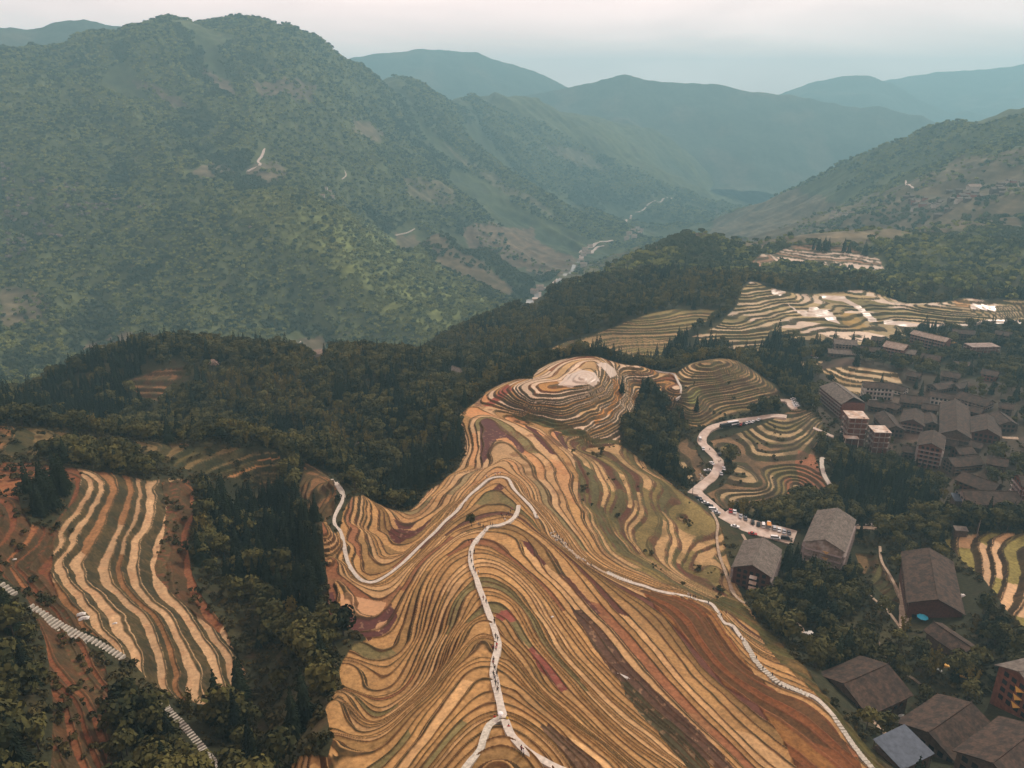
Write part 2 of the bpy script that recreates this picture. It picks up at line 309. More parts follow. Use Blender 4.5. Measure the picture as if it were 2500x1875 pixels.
def leaf_mat(name, c1, c2, scale=.09, trans=.0):
    """foliage: every tree and every clump gets its own tone"""
    m = bpy.data.materials.new(name); nt, N, L, P = nodes_of(m)
    P.inputs['Roughness'].default_value = .85; P.inputs['Specular IOR Level'].default_value = .12
    oi = N.new('ShaderNodeObjectInfo'); ge = N.new('ShaderNodeNewGeometry')
    nz = N.new('ShaderNodeTexNoise'); nz.inputs['Scale'].default_value = scale; nz.inputs['Detail'].default_value = 4
    L.new(ge.outputs['Position'], nz.inputs['Vector'])
    a = N.new('ShaderNodeMath'); a.operation = 'MULTIPLY_ADD'; a.inputs[1].default_value = .55; L.new(oi.outputs['Random'], a.inputs[0])
    b = N.new('ShaderNodeMath'); b.operation = 'MULTIPLY_ADD'; b.inputs[1].default_value = 2.2; b.inputs[2].default_value = -1.0
    L.new(nz.outputs['Fac'], b.inputs[0]); L.new(b.outputs[0], a.inputs[2])
    c = N.new('ShaderNodeMath'); c.operation = 'MULTIPLY_ADD'; c.inputs[1].default_value = .35; L.new(ge.outputs['Random Per Island'], c.inputs[0]); L.new(a.outputs[0], c.inputs[2]); c.use_clamp = True
    mx = N.new('ShaderNodeMix'); mx.data_type = 'RGBA'; mx.inputs['A'].default_value = (*c1, 1); mx.inputs['B'].default_value = (*c2, 1)
    L.new(c.outputs[0], mx.inputs['Factor']); L.new(mx.outputs['Result'], P.inputs['Base Color'])
    return m
def ground_mat(name, sc1=.9, sc2=.06):
    m = bpy.data.materials.new(name); nt, N, L, P = nodes_of(m)
    at = N.new('ShaderNodeAttribute'); at.attribute_name = 'tint'; ar = N.new('ShaderNodeAttribute'); ar.attribute_name = 'wet'
    ge = N.new('ShaderNodeNewGeometry')
    n1 = N.new('ShaderNodeTexNoise'); n1.inputs['Scale'].default_value = sc1; n1.inputs['Detail'].default_value = 6; n1.inputs['Roughness'].default_value = .65
    n2 = N.new('ShaderNodeTexNoise'); n2.inputs['Scale'].default_value = sc2; n2.inputs['Detail'].default_value = 5
    L.new(ge.outputs['Position'], n1.inputs['Vector']); L.new(ge.outputs['Position'], n2.inputs['Vector'])
    r1 = N.new('ShaderNodeMapRange'); r1.inputs['From Min'].default_value = .3; r1.inputs['From Max'].default_value = .7; r1.inputs['To Min'].default_value = .60; r1.inputs['To Max'].default_value = 1.36
    r2 = N.new('ShaderNodeMapRange'); r2.inputs['From Min'].default_value = .3; r2.inputs['From Max'].default_value = .7; r2.inputs['To Min'].default_value = .84; r2.inputs['To Max'].default_value = 1.14
    L.new(n1.outputs['Fac'], r1.inputs['Value']); L.new(n2.outputs['Fac'], r2.inputs['Value'])
    m1 = N.new('ShaderNodeMath'); m1.operation = 'MULTIPLY'; L.new(r1.outputs[0], m1.inputs[0]); L.new(r2.outputs[0], m1.inputs[1])
    # flooded paddies are even, dry ground is mottled
    k = N.new('ShaderNodeMapRange'); k.inputs['From Min'].default_value = 0; k.inputs['From Max'].default_value = 1
    vm = N.new('ShaderNodeVectorMath'); vm.operation = 'SCALE'; L.new(at.outputs['Color'], vm.inputs[0])
    mm = N.new('ShaderNodeMix'); mm.data_type = 'FLOAT'; L.new(ar.outputs['Fac'], mm.inputs['Factor']); L.new(m1.outputs[0], mm.inputs['A']); mm.inputs['B'].default_value = 1.0
    L.new(mm.outputs['Result'], vm.inputs['Scale']); L.new(vm.outputs[0], P.inputs['Base Color'])
    ro = N.new('ShaderNodeMapRange'); ro.inputs['To Min'].default_value = .92; ro.inputs['To Max'].default_value = .12; L.new(ar.outputs['Fac'], ro.inputs['Value']); L.new(ro.outputs[0], P.inputs['Roughness'])
    sp_ = N.new('ShaderNodeMapRange'); sp_.inputs['To Min'].default_value = .12; sp_.inputs['To Max'].default_value = .5; L.new(ar.outputs['Fac'], sp_.inputs['Value']); L.new(sp_.outputs[0], P.inputs['Specular IOR Level'])
    bu = N.new('ShaderNodeBump'); bu.inputs['Distance'].default_value = .35
    st = N.new('ShaderNodeMath'); st.operation = 'MULTIPLY_ADD'; st.inputs[1].default_value = -.5; st.inputs[2].default_value = .5; L.new(ar.outputs['Fac'], st.inputs[0]); L.new(st.outputs[0], bu.inputs['Strength'])
    L.new(n1.outputs['Fac'], bu.inputs['Height']); L.new(bu.outputs[0], P.inputs['Normal'])
    return m

# ------------------------------------------------------------------ land use, as outlines on the ground
def outline(pts, rmax, rmin=0):
    W = []
    for X, Y in pts:
        y = Y
        for k in range(60):
            x_, y_, z_ = hit(X, y)
            if math.hypot(x_, y_) <= rmax: break
            y += 2
        W.append((x_, y_))
    return np.array(W)
def inside(W, x, y):
    r = np.zeros(x.shape, bool)
    m = (x > W[:,0].min()) & (x < W[:,0].max()) & (y > W[:,1].min()) & (y < W[:,1].max())
    if not m.any(): return r
    xs = x[m]; ys = y[m]; c = np.zeros(xs.shape, bool); n = len(W); j = n-1
    for i in range(n):
        xi, yi = W[i]; xj, yj = W[j]
        if yi != yj:
            t = ((yi > ys) != (yj > ys)) & (xs < (xj-xi)*(ys-yi)/(yj-yi)+xi); c ^= t
        j = i
    r[m] = c; return r
SCRUB, CEN, FLANK, GRASS, DRY, WEST, ORANGE, HEDGE, PATCH, KNOLL, BOWL, MID, UPPER, SMALL, HILL, EAST, LOW, VILL, DIRT, SWIRL = range(20)
ZONES = [
(VILL, 700, [(1990,880),(2060,850),(2150,815),(2300,800),(2500,830),(2600,850),(2600,1250),(2450,1260),(2300,1240),(2250,1130),(2120,1080),(2030,1060),(1990,1000)]),
(CEN, 640, [(640,2500),(700,1900),(720,1850),(800,1850),(813,1807),(795,1730),(815,1690),(838,1680),(828,1640),(838,1610),(860,1575),(895,1560),(880,1545),(815,1515),(797,1480),(800,1430),(786,1274),(795,1268),(812,1300),(830,1290),(838,1250),(860,1213),(881,1211),(908,1222),(942,1238),(987,1249),(1021,1229),(1044,1199),(1078,1177),(1116,1147),(1134,1111),(1136,1058),(1131,1040),(1113,1022),(1145,993),(1181,964),(1227,940),(1263,930),(1302,929),(1301,917),(1317,902),(1353,885),(1389,872),(1453,869),(1504,872),(1540,886),(1613,910),(1650,913),(1661,945),(1661,960),(1642,984),(1620,965),(1598,930),(1577,925),(1567,940),(1553,977),(1557,1002),(1531,1024),(1510,1045),(1513,1063),(1517,1088),(1544,1105),(1577,1132),(1604,1148),(1618,1163),(1652,1193),(1700,1227),(1740,1262),(1765,1300),(1775,1360),(1810,1450),(1850,1520),(1900,1560),(2000,1680),(2170,1880),(2400,2500)]),
(SWIRL, 640, [(1181,960),(1227,935),(1263,925),(1302,925),(1301,917),(1317,900),(1353,880),(1389,866),(1453,862),(1504,866),(1540,882),(1613,906),(1650,909),(1661,945),(1661,960),(1642,984),(1620,965),(1598,930),(1577,925),(1567,940),(1553,977),(1557,1002),(1531,1024),(1510,1045),(1513,1063),(1517,1088),(1440,1078),(1380,1052),(1330,1026),(1281,1008),(1240,1000),(1205,994)]),
(FLANK, 520, [(1375,1062),(1440,1080),(1517,1088),(1544,1105),(1577,1132),(1604,1148),(1652,1193),(1700,1227),(1740,1262),(1765,1300),(1775,1360),(1810,1450),(1850,1520),(1780,1490),(1700,1452),(1600,1417),(1539,1390),(1505,1370),(1476,1345),(1450,1297),(1430,1247),(1411,1213),(1411,1160),(1395,1100)]),
(GRASS, 400, [(1690,1452),(1740,1462),(1790,1440),(1850,1520),(1900,1560),(2000,1680),(2170,1880),(2400,2500),(2250,2200),(2130,1865),(2040,1750),(1990,1690),(1900,1610),(1850,1540),(1790,1500),(1740,1478)]),
(GRASS, 520, [(1240,1005),(1300,1010),(1370,1030),(1440,1065),(1510,1075),(1520,1088),(1460,1082),(1380,1062),(1330,1040)]),
(DRY, 330, [(1560,1437),(1620,1450),(1700,1468),(1745,1495),(1780,1550),(1810,1600),(1850,1650),(1900,1690),(1960,1708),(2030,1765),(2100,1860),(2200,2100),(2050,2100),(1960,1900),(1910,1800),(1850,1720),(1770,1670),(1710,1600),(1660,1540),(1600,1480)]),
(WEST, 420, [(-60,1125),(60,1128),(180,1140),(240,1150),(370,1175),(462,1172),(478,1220),(458,1340),(468,1400),(495,1460),(545,1525),(560,1560),(600,1640),(570,1710),(500,1720),(430,1705),(370,1670),(320,1610),(210,1540),(130,1480),(100,1400),(40,1380),(-60,1400)]),
(ORANGE, 420, [(-60,1125),(60,1128),(185,1140),(200,1160),(190,1215),(150,1260),(130,1330),(120,1400),(150,1470),(195,1520),(215,1580),(255,1600),(265,1700),(270,2000),(100,2000),(130,1720),(110,1560),(60,1450),(0,1400),(-60,1380)]),
(ORANGE, 420, [(395,1178),(462,1172),(478,1220),(458,1340),(468,1400),(495,1460),(545,1525),(530,1540),(480,1500),(430,1460),(380,1400),(375,1380),(400,1300),(405,1230)]),
(SCRUB, 420, [(40,1185),(90,1165),(150,1160),(185,1185),(165,1240),(120,1285),(75,1280),(50,1235)]),
(HEDGE, 460, [(-60,1035),(100,1046),(200,1060),(400,1080),(560,1090),(680,1106),(700,1165),(640,1180),(560,1165),(430,1140),(350,1115),(250,1085),(100,1078),(90,1110),(-60,1115)]),
(PATCH, 620, [(285,905),(340,882),(400,873),(450,895),(445,920),(405,945),(385,978),(345,968),(308,930)]),
(PATCH, 420, [(745,1130),(800,1155),(822,1195),(815,1250),(796,1268),(780,1255),(745,1235),(730,1190)]),
(KNOLL, 640, [(1650,913),(1690,882),(1730,874),(1790,878),(1830,893),(1870,925),(1905,960),(1895,985),(1850,995),(1780,1014),(1720,1042),(1680,1045),(1640,1015),(1620,985),(1642,984),(1661,960)]),
(BOWL, 480, [(1652,1085),(1680,1062),(1697,1085),(1705,1110),(1728,1140),(1722,1165),(1695,1178),(1655,1145)]),
(BOWL, 540, [(1735,1075),(1800,1058),(1870,1032),(1935,1000),(1990,1003),(2010,1030),(2005,1065),(1990,1090),(2000,1150),(2026,1192),(1960,1200),(1885,1232),(1840,1250),(1760,1238),(1720,1205),(1765,1185),(1800,1140),(1775,1110),(1745,1095)]),
(MID, 800, [(1335,860),(1400,830),(1480,805),(1560,775),(1640,755),(1720,748),(1750,758),(1740,775),(1690,800),(1640,830),(1620,862),(1560,882),(1520,882),(1450,866)]),
(UPPER, 960, [(1690,822),(1760,790),(1800,745),(1810,710),(1840,682),(1870,700),(1920,712),(2020,714),(2120,692),(2200,694),(2300,714),(2400,700),(2500,688),(2620,680),(2620,800),(2500,790),(2400,792),(2300,795),(2240,805),(2200,830),(2100,842),(2000,838),(1940,825),(1880,805),(1870,835),(1850,862),(1800,862),(1760,832),(1715,838)]),
(SMALL, 700, [(1943,880),(1975,868),(2008,880),(2005,893),(1960,893)]),
(SMALL, 680, [(1985,880),(2060,873),(2130,880),(2190,908),(2203,938),(2150,930),(2100,962),(2070,962),(2030,925),(1995,905)]),
(HILL, 1350, [(1835,640),(1860,620),(1930,600),(2000,600),(2080,605),(2150,635),(2160,662),(2090,662),(2000,645),(1920,635),(1860,655)]),
(EAST, 400, [(2305,1318),(2400,1300),(2700,1300),(2700,1680),(2520,1560),(2450,1480),(2405,1415),(2340,1360)]),
(LOW, 400, [(2088,1350),(2150,1352),(2175,1400),(2205,1440),(2225,1490),(2160,1455),(2110,1405)]),
]
ZW = [(zid, outline(p, rm)) for zid, rm, p in ZONES]
def zone_of(x, y):
    z = np.zeros(x.shape, np.int16)
    j = 2.0
    for zid, W in ZW: z[inside(W, x, y)] = zid
    return z
# fields with a colour of their own
PINKW = (.52,.40,.30); MUD = (.080,.020,.013); TAN = (.44,.235,.105)
FIELDS = [
(MUD,.3,640,[(1172,1027),(1190,1018),(1240,1050),(1284,1097),(1272,1104),(1250,1075),(1235,1065),(1212,1068),(1200,1100),(1180,1132),(1172,1125)]),
(MUD,.3,640,[(1350,1048),(1372,1058),(1392,1090),(1385,1096),(1365,1075)]),
(MUD,.2,640,[(1270,1033),(1310,1050),(1340,1080),(1362,1112),(1345,1106),(1310,1070)]),
(MUD,.2,640,[(1195,1196),(1215,1182),(1238,1185),(1230,1191),(1205,1198)]),
(MUD,.3,640,[(796,1450),(812,1440),(822,1470),(860,1505),(920,1505),(955,1472),(970,1500),(950,1535),(900,1562),(850,1532),(808,1512)]),
(TAN,.5,640,[(826,1452),(850,1445),(945,1468),(925,1500),(860,1503),(835,1480)]),
(TAN,.5,640,[(905,1540),(920,1518),(945,1508),(945,1522),(925,1540)]),
((.21,.062,.04),.1,300,[(1210,1500),(1222,1486),(1250,1492),(1262,1515),(1250,1514),(1213,1510)]),
((.19,.055,.036),.1,300,[(1283,1578),(1300,1576),(1345,1625),(1387,1682),(1365,1684),(1320,1633)]),
(MUD,.2,400,[(1272,1313),(1295,1325),(1335,1374),(1322,1376),(1290,1340)]),
(MUD,.2,400,[(1366,1398),(1385,1400),(1466,1492),(1452,1494),(1400,1440)]),
((.085,.045,.028),0,300,[(1392,1478),(1425,1490),(1500,1575),(1600,1680),(1720,1790),(1800,1880),(1755,1880),(1650,1785),(1560,1700),(1500,1645),(1440,1565)]),
((.06,.05,.025),0,300,[(1512,1655),(1540,1668),(1640,1760),(1720,1850),(1740,1880),(1690,1880),(1600,1780),(1530,1700)]),
((.12,.07,.04),0,300,[(1320,1770),(1345,1765),(1420,1830),(1470,1875),(1400,1875)]),
(MUD,.2,500,[(960,1285),(1010,1292),(1058,1262),(1030,1292),(1000,1312),(966,1326),(945,1295)]),
(MUD,.2,500,[(960,1265),(985,1278),(1020,1272),(1000,1290),(975,1290)]),
((.26,.06,.03),.1,560,[(1178,987),(1210,965),(1240,938),(1252,950),(1222,975),(1200,990)]),
(PINKW,.8,560,[(1362,940),(1385,914),(1420,903),(1452,910),(1464,930),(1450,944),(1425,938),(1395,944)]),
(PINKW,.8,600,[(1455,888),(1500,898),(1507,915),(1490,922),(1475,902)]),
((.5,.22,.06),0,560,[(1495,925),(1508,925),(1518,970),(1490,1010),(1455,1035),(1450,1025),(1500,975)]),
((.45,.30,.15),0,600,[(1645,910),(1690,888),(1700,905),(1680,925),(1655,925)]),
((.20,.20,.06),0,560,[(1678,958),(1700,945),(1712,948),(1700,985),(1685,995)]),
((.22,.095,.045),0,480,[(1915,1165),(1932,1165),(1938,1195),(1925,1205),(1915,1190)]),
((.24,.10,.05),0,480,[(1950,1075),(1990,1085),(2000,1150),(2020,1190),(1960,1195),(1940,1130)]),
(PINKW,.8,960,[(1882,707),(1905,703),(1918,713),(1905,722),(1885,716)]),
(PINKW,.8,960,[(1920,738),(1945,755),(1975,760),(1975,750),(1990,748),(2030,760),(2053,790),(2010,775),(1960,770)]),
(PINKW,.8,960,[(2000,718),(2060,722),(2090,740),(2130,770),(2145,785),(2125,785),(2095,755),(2060,735),(2010,728)]),
(PINKW,.8,960,[(2170,698),(2240,702),(2320,716),(2500,693),(2500,701),(2320,724),(2240,715),(2180,708)]),
(PINKW,.8,960,[(2370,740),(2430,745),(2432,760),(2370,752)]),
((.42,.25,.11),0,960,[(2325,733),(2365,732),(2370,748),(2335,748)]),
(PINKW,.8,960,[(2155,780),(2200,782),(2240,790),(2340,790),(2500,783),(2500,790),(2340,797),(2235,797),(2160,790)]),
((.36,.24,.08),0,960,[(2050,760),(2090,765),(2120,800),(2090,805),(2060,790)]),
]
FW = [(c, w, outline(p, rm)) for c, w, rm, p in FIELDS]
# tints on the far slopes; the first four paint lit spurs lighter
FARF = [
((.17,.19,.055),[(740,500),(860,520),(980,590),(1060,640),(1150,700),(1200,735),(1180,790),(1050,740),(950,690),(850,680),(700,620),(680,560)]),
((.16,.175,.052),[(800,640),(900,640),(1000,700),(1100,760),(1150,820),(1020,810),(900,760),(830,700)]),
((.16,.17,.055),[(560,470),(700,460),(720,520),(640,560),(580,540)]),
((.09,.095,.05),[(440,380),(500,330),(560,300),(560,320),(480,360),(440,410)]),
((.16,.115,.07),[(960,570),(1020,575),(1100,600),(1180,640),(1240,690),(1260,720),(1180,700),(1080,650),(980,610)]),
((.17,.11,.075),[(1130,560),(1300,550),(1330,600),(1420,640),(1370,680),(1280,650),(1180,610)]),
((.15,.12,.06),[(1370,690),(1450,640),(1560,600),(1600,605),(1500,660),(1420,700)]),
((.15,.115,.07),[(0,700),(120,720),(110,770),(0,800)]),
((.15,.10,.065),[(200,830),(300,810),(390,815),(380,850),(220,870)]),
((.14,.10,.06),[(720,830),(790,820),(800,860),(730,870)]),
((.17,.13,.09),[(460,420),(530,400),(580,420),(500,440)]),
((.17,.13,.09),[(600,420),(680,395),(710,430),(660,450)]),
((.15,.105,.08),[(300,190),(420,260),(480,270),(400,220)]),((.15,.105,.08),[(480,160),(560,200),(590,235),(540,220)]),
((.16,.11,.08),[(600,200),(700,190),(780,215),(760,250),(640,240)]),((.16,.12,.08),[(860,290),(940,320),(930,350),(870,330)]),
((.15,.12,.07),[(980,430),(1110,460),(1110,500),(1000,480)]),((.13,.11,.07),[(1310,340),(1420,360),(1500,420),(1420,410)]),
((.14,.12,.07),[(1080,340),(1200,420),(1300,480),(1400,560),(1330,520),(1200,450)]),
((.16,.12,.075),[(1750,500),(1950,470),(2150,470),(2350,380),(2500,360),(2620,350),(2620,560),(2350,560),(2100,600),(1900,600),(1750,590),(1680,580)]),
]
FFW = [(c, outline(p, 9999)) for c, p in FARF]
STEP = {SWIRL:1.25, CEN:1.38, FLANK:1.35, GRASS:1.9, DRY:1.2, WEST:2.35, ORANGE:2.4, HEDGE:2.6, PATCH:2.6, KNOLL:1.25, BOWL:1.0, MID:1.5, UPPER:1.75, SMALL:2.0, HILL:2.6, EAST:2.1, LOW:2.2}
LINW = {SWIRL:(.30,.95), CEN:(.17,.45), FLANK:(.30,.55), GRASS:(.4,.5), DRY:(.2,.4), WEST:(.34,.30), ORANGE:(.30,.4), HEDGE:(.35,.3), PATCH:(.3,.4), KNOLL:(.40,.75), BOWL:(.44,.6), MID:(.38,.7), UPPER:(.36,1.5), SMALL:(.34,.5), HILL:(.3,.7), EAST:(.30,.6), LOW:(.4,.3)}
TREADS = {  # (share, colour, wet)
SWIRL:[(.45,(.54,.38,.24),.4),(.3,(.42,.26,.11),.2),(.13,(.20,.075,.03),.1),(.12,(.36,.18,.055),0)],
CEN:[(.60,(.370,.208,.078),.08),(.15,(.44,.26,.11),.2),(.15,(.24,.140,.052),0),(.03,(.095,.032,.018),.2),(.04,(.17,.135,.055),0),(.03,(.24,.10,.045),0)],
FLANK:[(.52,(.40,.25,.11),.1),(.22,(.19,.14,.05),0),(.10,(.11,.045,.026),0),(.16,(.10,.085,.035),0)],
GRASS:[(.6,(.095,.078,.024),0),(.4,(.14,.085,.03),0)],
DRY:[(.5,(.165,.062,.022),0),(.3,(.23,.105,.032),0),(.2,(.10,.048,.018),0)],
WEST:[(.86,(.42,.265,.135),.2),(.14,(.24,.12,.05),0)],
ORANGE:[(.45,(.165,.066,.028),0),(.2,(.25,.105,.042),0),(.35,(.075,.052,.022),0)],
HEDGE:[(.35,(.30,.15,.06),0),(.3,(.10,.08,.03),0),(.35,(.16,.11,.045),0)],
PATCH:[(.5,(.24,.115,.045),0),(.5,(.18,.095,.04),0)],
KNOLL:[(.35,(.24,.15,.065),0),(.35,(.17,.12,.045),0),(.3,(.30,.20,.09),0)],
BOWL:[(.5,(.34,.24,.12),.1),(.25,(.18,.11,.055),0),(.25,(.17,.13,.05),0)],
MID:[(.6,(.30,.20,.09),0),(.4,(.22,.17,.065),0)],
UPPER:[(.45,(.52,.39,.27),.5),(.3,(.30,.22,.10),.2),(.25,(.17,.14,.055),0)],
SMALL:[(.7,(.46,.33,.17),.3),(.3,(.32,.22,.10),0)],
HILL:[(.5,(.46,.34,.24),.5),(.5,(.24,.14,.08),0)],
EAST:[(.75,(.46,.27,.12),.35),(.25,(.22,.18,.05),0)],
LOW:[(.5,(.16,.10,.045),0),(.5,(.09,.08,.03),0)],
}
RISER = {SWIRL:((.17,.065,.024),(.105,.065,.026)), CEN:((.070,.030,.011),(.040,.026,.010)), FLANK:((.085,.068,.026),(.105,.052,.026)), GRASS:((.06,.055,.018),(.09,.06,.02)), DRY:((.16,.055,.022),(.12,.05,.02)),
WEST:((.040,.034,.016),(.062,.046,.019)), ORANGE:((.060,.040,.018),(.085,.042,.018)), HEDGE:((.035,.035,.015),(.055,.045,.018)), PATCH:((.05,.042,.018),(.07,.04,.018)),
KNOLL:((.060,.036,.018),(.055,.047,.018)), BOWL:((.055,.040,.022),(.05,.045,.018)), MID:((.075,.066,.024),(.09,.062,.026)), UPPER:((.050,.048,.018),(.060,.042,.018)), SMALL:((.06,.05,.022),(.08,.06,.025)),
HILL:((.09,.07,.035),(.07,.06,.03)), EAST:((.035,.020,.010),(.05,.032,.013)), LOW:((.04,.035,.014),(.06,.035,.015))}
def pick(h, L, k):
    out = np.zeros(h.shape + ((3,) if k == 1 else ())); c = 0
    for s in L:
        m = (h >= c) & (h < c + s[0] + 1e-9)
        out[m] = s[k]; c += s[0]
    return out
def lerp(a, b, t): return a*(1-t[:,None]) + np.asarray(b)*t[:,None]
def land(x, y, detail=True):
    """terraced height, colour and wetness of the ground"""
    r = np.hypot(x, y); e = smooth_z(x, y); zn = zone_of(x, y)
    n1 = fbm(x/9, y/9, 3, 41); n2 = fbm(x/38, y/38, 3, 43); n3 = fbm(x/2.6, y/2.6, 3, 47); n4 = fbm(x/130, y/130, 3, 51)
    f1 = fbm(x/300, y/300, 4, 61); f2 = fbm(x/60, y/60, 4, 63)
    # forest floor, meadow and scrub
    c = np.zeros((len(x), 3)); c[:] = (.030, .030, .014)
    c = lerp(c, (.058,.050,.021), sstep(-.05,.45,n2)); c = lerp(c, (.075,.045,.022), sstep(.15,.5,n1)*.5)
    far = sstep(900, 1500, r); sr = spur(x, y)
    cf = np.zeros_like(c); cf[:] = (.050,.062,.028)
    cf = lerp(cf, (.090,.098,.036), sstep(.05,.6,sr+.25*f1)*.85); cf = lerp(cf, (.050,.056,.027), sstep(.0,.4,f1)*.5); cf = lerp(cf, (.085,.066,.040), sstep(.22,.5,f2)*.5)  # meadow tone on spur crests, lightened so they look lit
    cf = cf*(1+.5*n2[:,None]); c = c*(1-far[:,None]) + cf*far[:,None]
    for col, W in FFW:
        m = inside(W, x + 25*n2, y + 25*n1)
        if m.any():
            k = .8 + .35*f2[m] + .5*n2[m]
            # thin bright lines where far fields step down the hill
            ln = (np.abs(((e[m] + 3*n2[m])/9.0) % 1 - .5) > .36)*.22
            c[m] = c[m]*.25 + np.asarray(col)*.75*(k + ln)[:,None]
    wet = np.zeros(len(x)); z = e.copy()
    v = zn == VILL
    if v.any():
        cv_ = np.zeros((v.sum(),3)); cv_[:] = (.060,.046,.030); c[v] = lerp(cv_, (.13,.09,.065), sstep(.1,.5,n2[v]))
    ex = 1.0; gx = (smooth_z(x+ex, y)-e)/ex; gy = (smooth_z(x, y+ex)-e)/ex; g = np.hypot(gx, gy)
    tang = np.arctan2(gx, -gy)
    for zid, st in STEP.items():
        m = zn == zid
        if not m.any(): continue
        xm, ym, em, gm = x[m], y[m], e[m], g[m]
        w1, w2 = LINW[zid]
        ew = em + (.50*fbm(xm/30, ym/30, 2, 71) + .14*fbm(xm/6, ym/6, 2, 72))*st*.75
        lv = ew/st; lv = lv + .35*np.sin(lv*1.9+1.0)*.6 + .2*np.sin(lv*.71)      # uneven spacing
        fl = np.floor(lv); f = lv - fl
        w = np.clip(w1 + w2*(gm-.25), w1*.8, .70)
        rise = sstep(0, 1, (f-(1-w))/w)
        away = sstep(.25, -.35, (gx[m]*xm + gy[m]*ym)/r[m]/(gm+.02))      # where the hill falls away only the grassy lip shows
        bw = .04 + .075*away
        bund = sstep(1, .35, np.abs(f-bw)/bw)*(gm > .05)
        # real heights: invert the spacing warp only approximately, keep levels just under the smooth ground
        zt = em - f*st*.92 + rise*st*.92
        z[m] = zt + .20*bund - .0
        # a terrace is cut into separate fields along its length
        seg = np.floor((xm*.62 + ym*.78)/34 + hash01(fl, 0, 3)*7 + .35*n2[m])
        hh = hash01(fl, seg, 5); tc = pick(hh, TREADS[zid], 1); tw = pick(hh, TREADS[zid], 2)
        tc = tc*(.86 + .28*hash01(fl, seg, 9))[:,None]
        if zid == CEN:
            up = sstep(240, 480, r[m])      # ochre and red earth show towards the knoll
            q = sstep(.10,.34, fbm(xm/16, ym/16, 3, 81) + .12*(hash01(fl,seg,11)-.5))*(.15+.65*up)
            tc = lerp(tc, (.125,.040,.022), np.clip(q*(n3[m] > -.12),0,1))
            tc = lerp(tc, (.50,.32,.165), up*(hash01(fl, seg, 13) > .35)*(q < .3)*.7)
            tc = lerp(tc, (.52,.22,.07), up*(hash01(fl, seg, 15) > .80)*.8)
            tw = np.where(hash01(fl, seg, 13) > .35, tw + .35*up, tw)
            bl = sstep(.22,.42, fbm(xm/11, ym/11, 3, 83))*(1-up)
            tc = lerp(tc, (.23,.135,.058), bl*.35)
        if zid in (FLANK, BOWL, KNOLL, HEDGE, LOW, GRASS, PATCH):   # grown over in places
            q = sstep(-.02,.22, fbm(xm/19, ym/19, 3, 85)); tc = lerp(tc, RISER[zid][0], q*(.45 if zid == FLANK else .6 if zid in (BOWL, KNOLL) else .8)); tw = tw*(1-q)
        if zid == WEST:
            q = sstep(.05,.25, fbm(xm/7, ym/7, 3, 87) ); tc = lerp(tc, (.33,.16,.07), q*.35)
        if zid == ORANGE: tc = lerp(tc, (.16,.05,.025), sstep(.0,.3,n3[m])*.7)
        if zid == UPPER:
            q = sstep(.10,.25, gm + .05*n2[m]); tc = lerp(tc, (.38,.30,.15), q*.6); tw = tw*(1-q)
            q2 = sstep(60,120, xm) * (1-sstep(150,210, xm)); tc = lerp(tc, (.40,.20,.11), q2*.5*q)
        rc = lerp(np.tile(RISER[zid][0], (len(xm),1)), RISER[zid][1], sstep(-.15,.15,n1[m]))
        if zid == CEN:
            up = sstep(300, 470, r[m]); rc = lerp(rc, (.17,.105,.032), up*.55)
            
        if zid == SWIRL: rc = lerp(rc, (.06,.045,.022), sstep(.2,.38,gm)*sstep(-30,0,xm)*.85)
        edge = sstep(0, .03, f-(1-w)); gr = np.clip(edge + bund*.95, 0, 1)
        gr = np.where(f > 1-w, 1, gr)
        gr = np.clip(gr*(1+.3*n3[m]), 0, 1)
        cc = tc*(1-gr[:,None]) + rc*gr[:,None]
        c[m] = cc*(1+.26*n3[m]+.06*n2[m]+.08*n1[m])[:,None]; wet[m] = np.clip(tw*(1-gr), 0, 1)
        if zid in (CEN, SWIRL, UPPER, KNOLL, BOWL):
            xx, yy = xm, ym
            for col, wt, W in FW:
                k = inside(W, xx + .6*n3[m], yy + .6*n1[m])
                if k.any():
                    idx = np.where(m)[0][k]; gk = gr[k]*(.85 if wt < .75 else .12)
                    mott = (n3[idx] > .25)*(.35 if col[0] < .2 and r[idx].mean() < 400 else .0)
                    base = np.asarray(col)*(1+.12*n1[idx])[:,None]
                    base = base*(1-mott[:,None]) + np.asarray((.36,.22,.12))*mott[:,None]
                    c[idx] = base*(1-gk[:,None]) + rc[k]*gk[:,None]; wet[idx] = wt*(1-gk)
    return z, np.clip(c, .004, .9), wet, zn, e
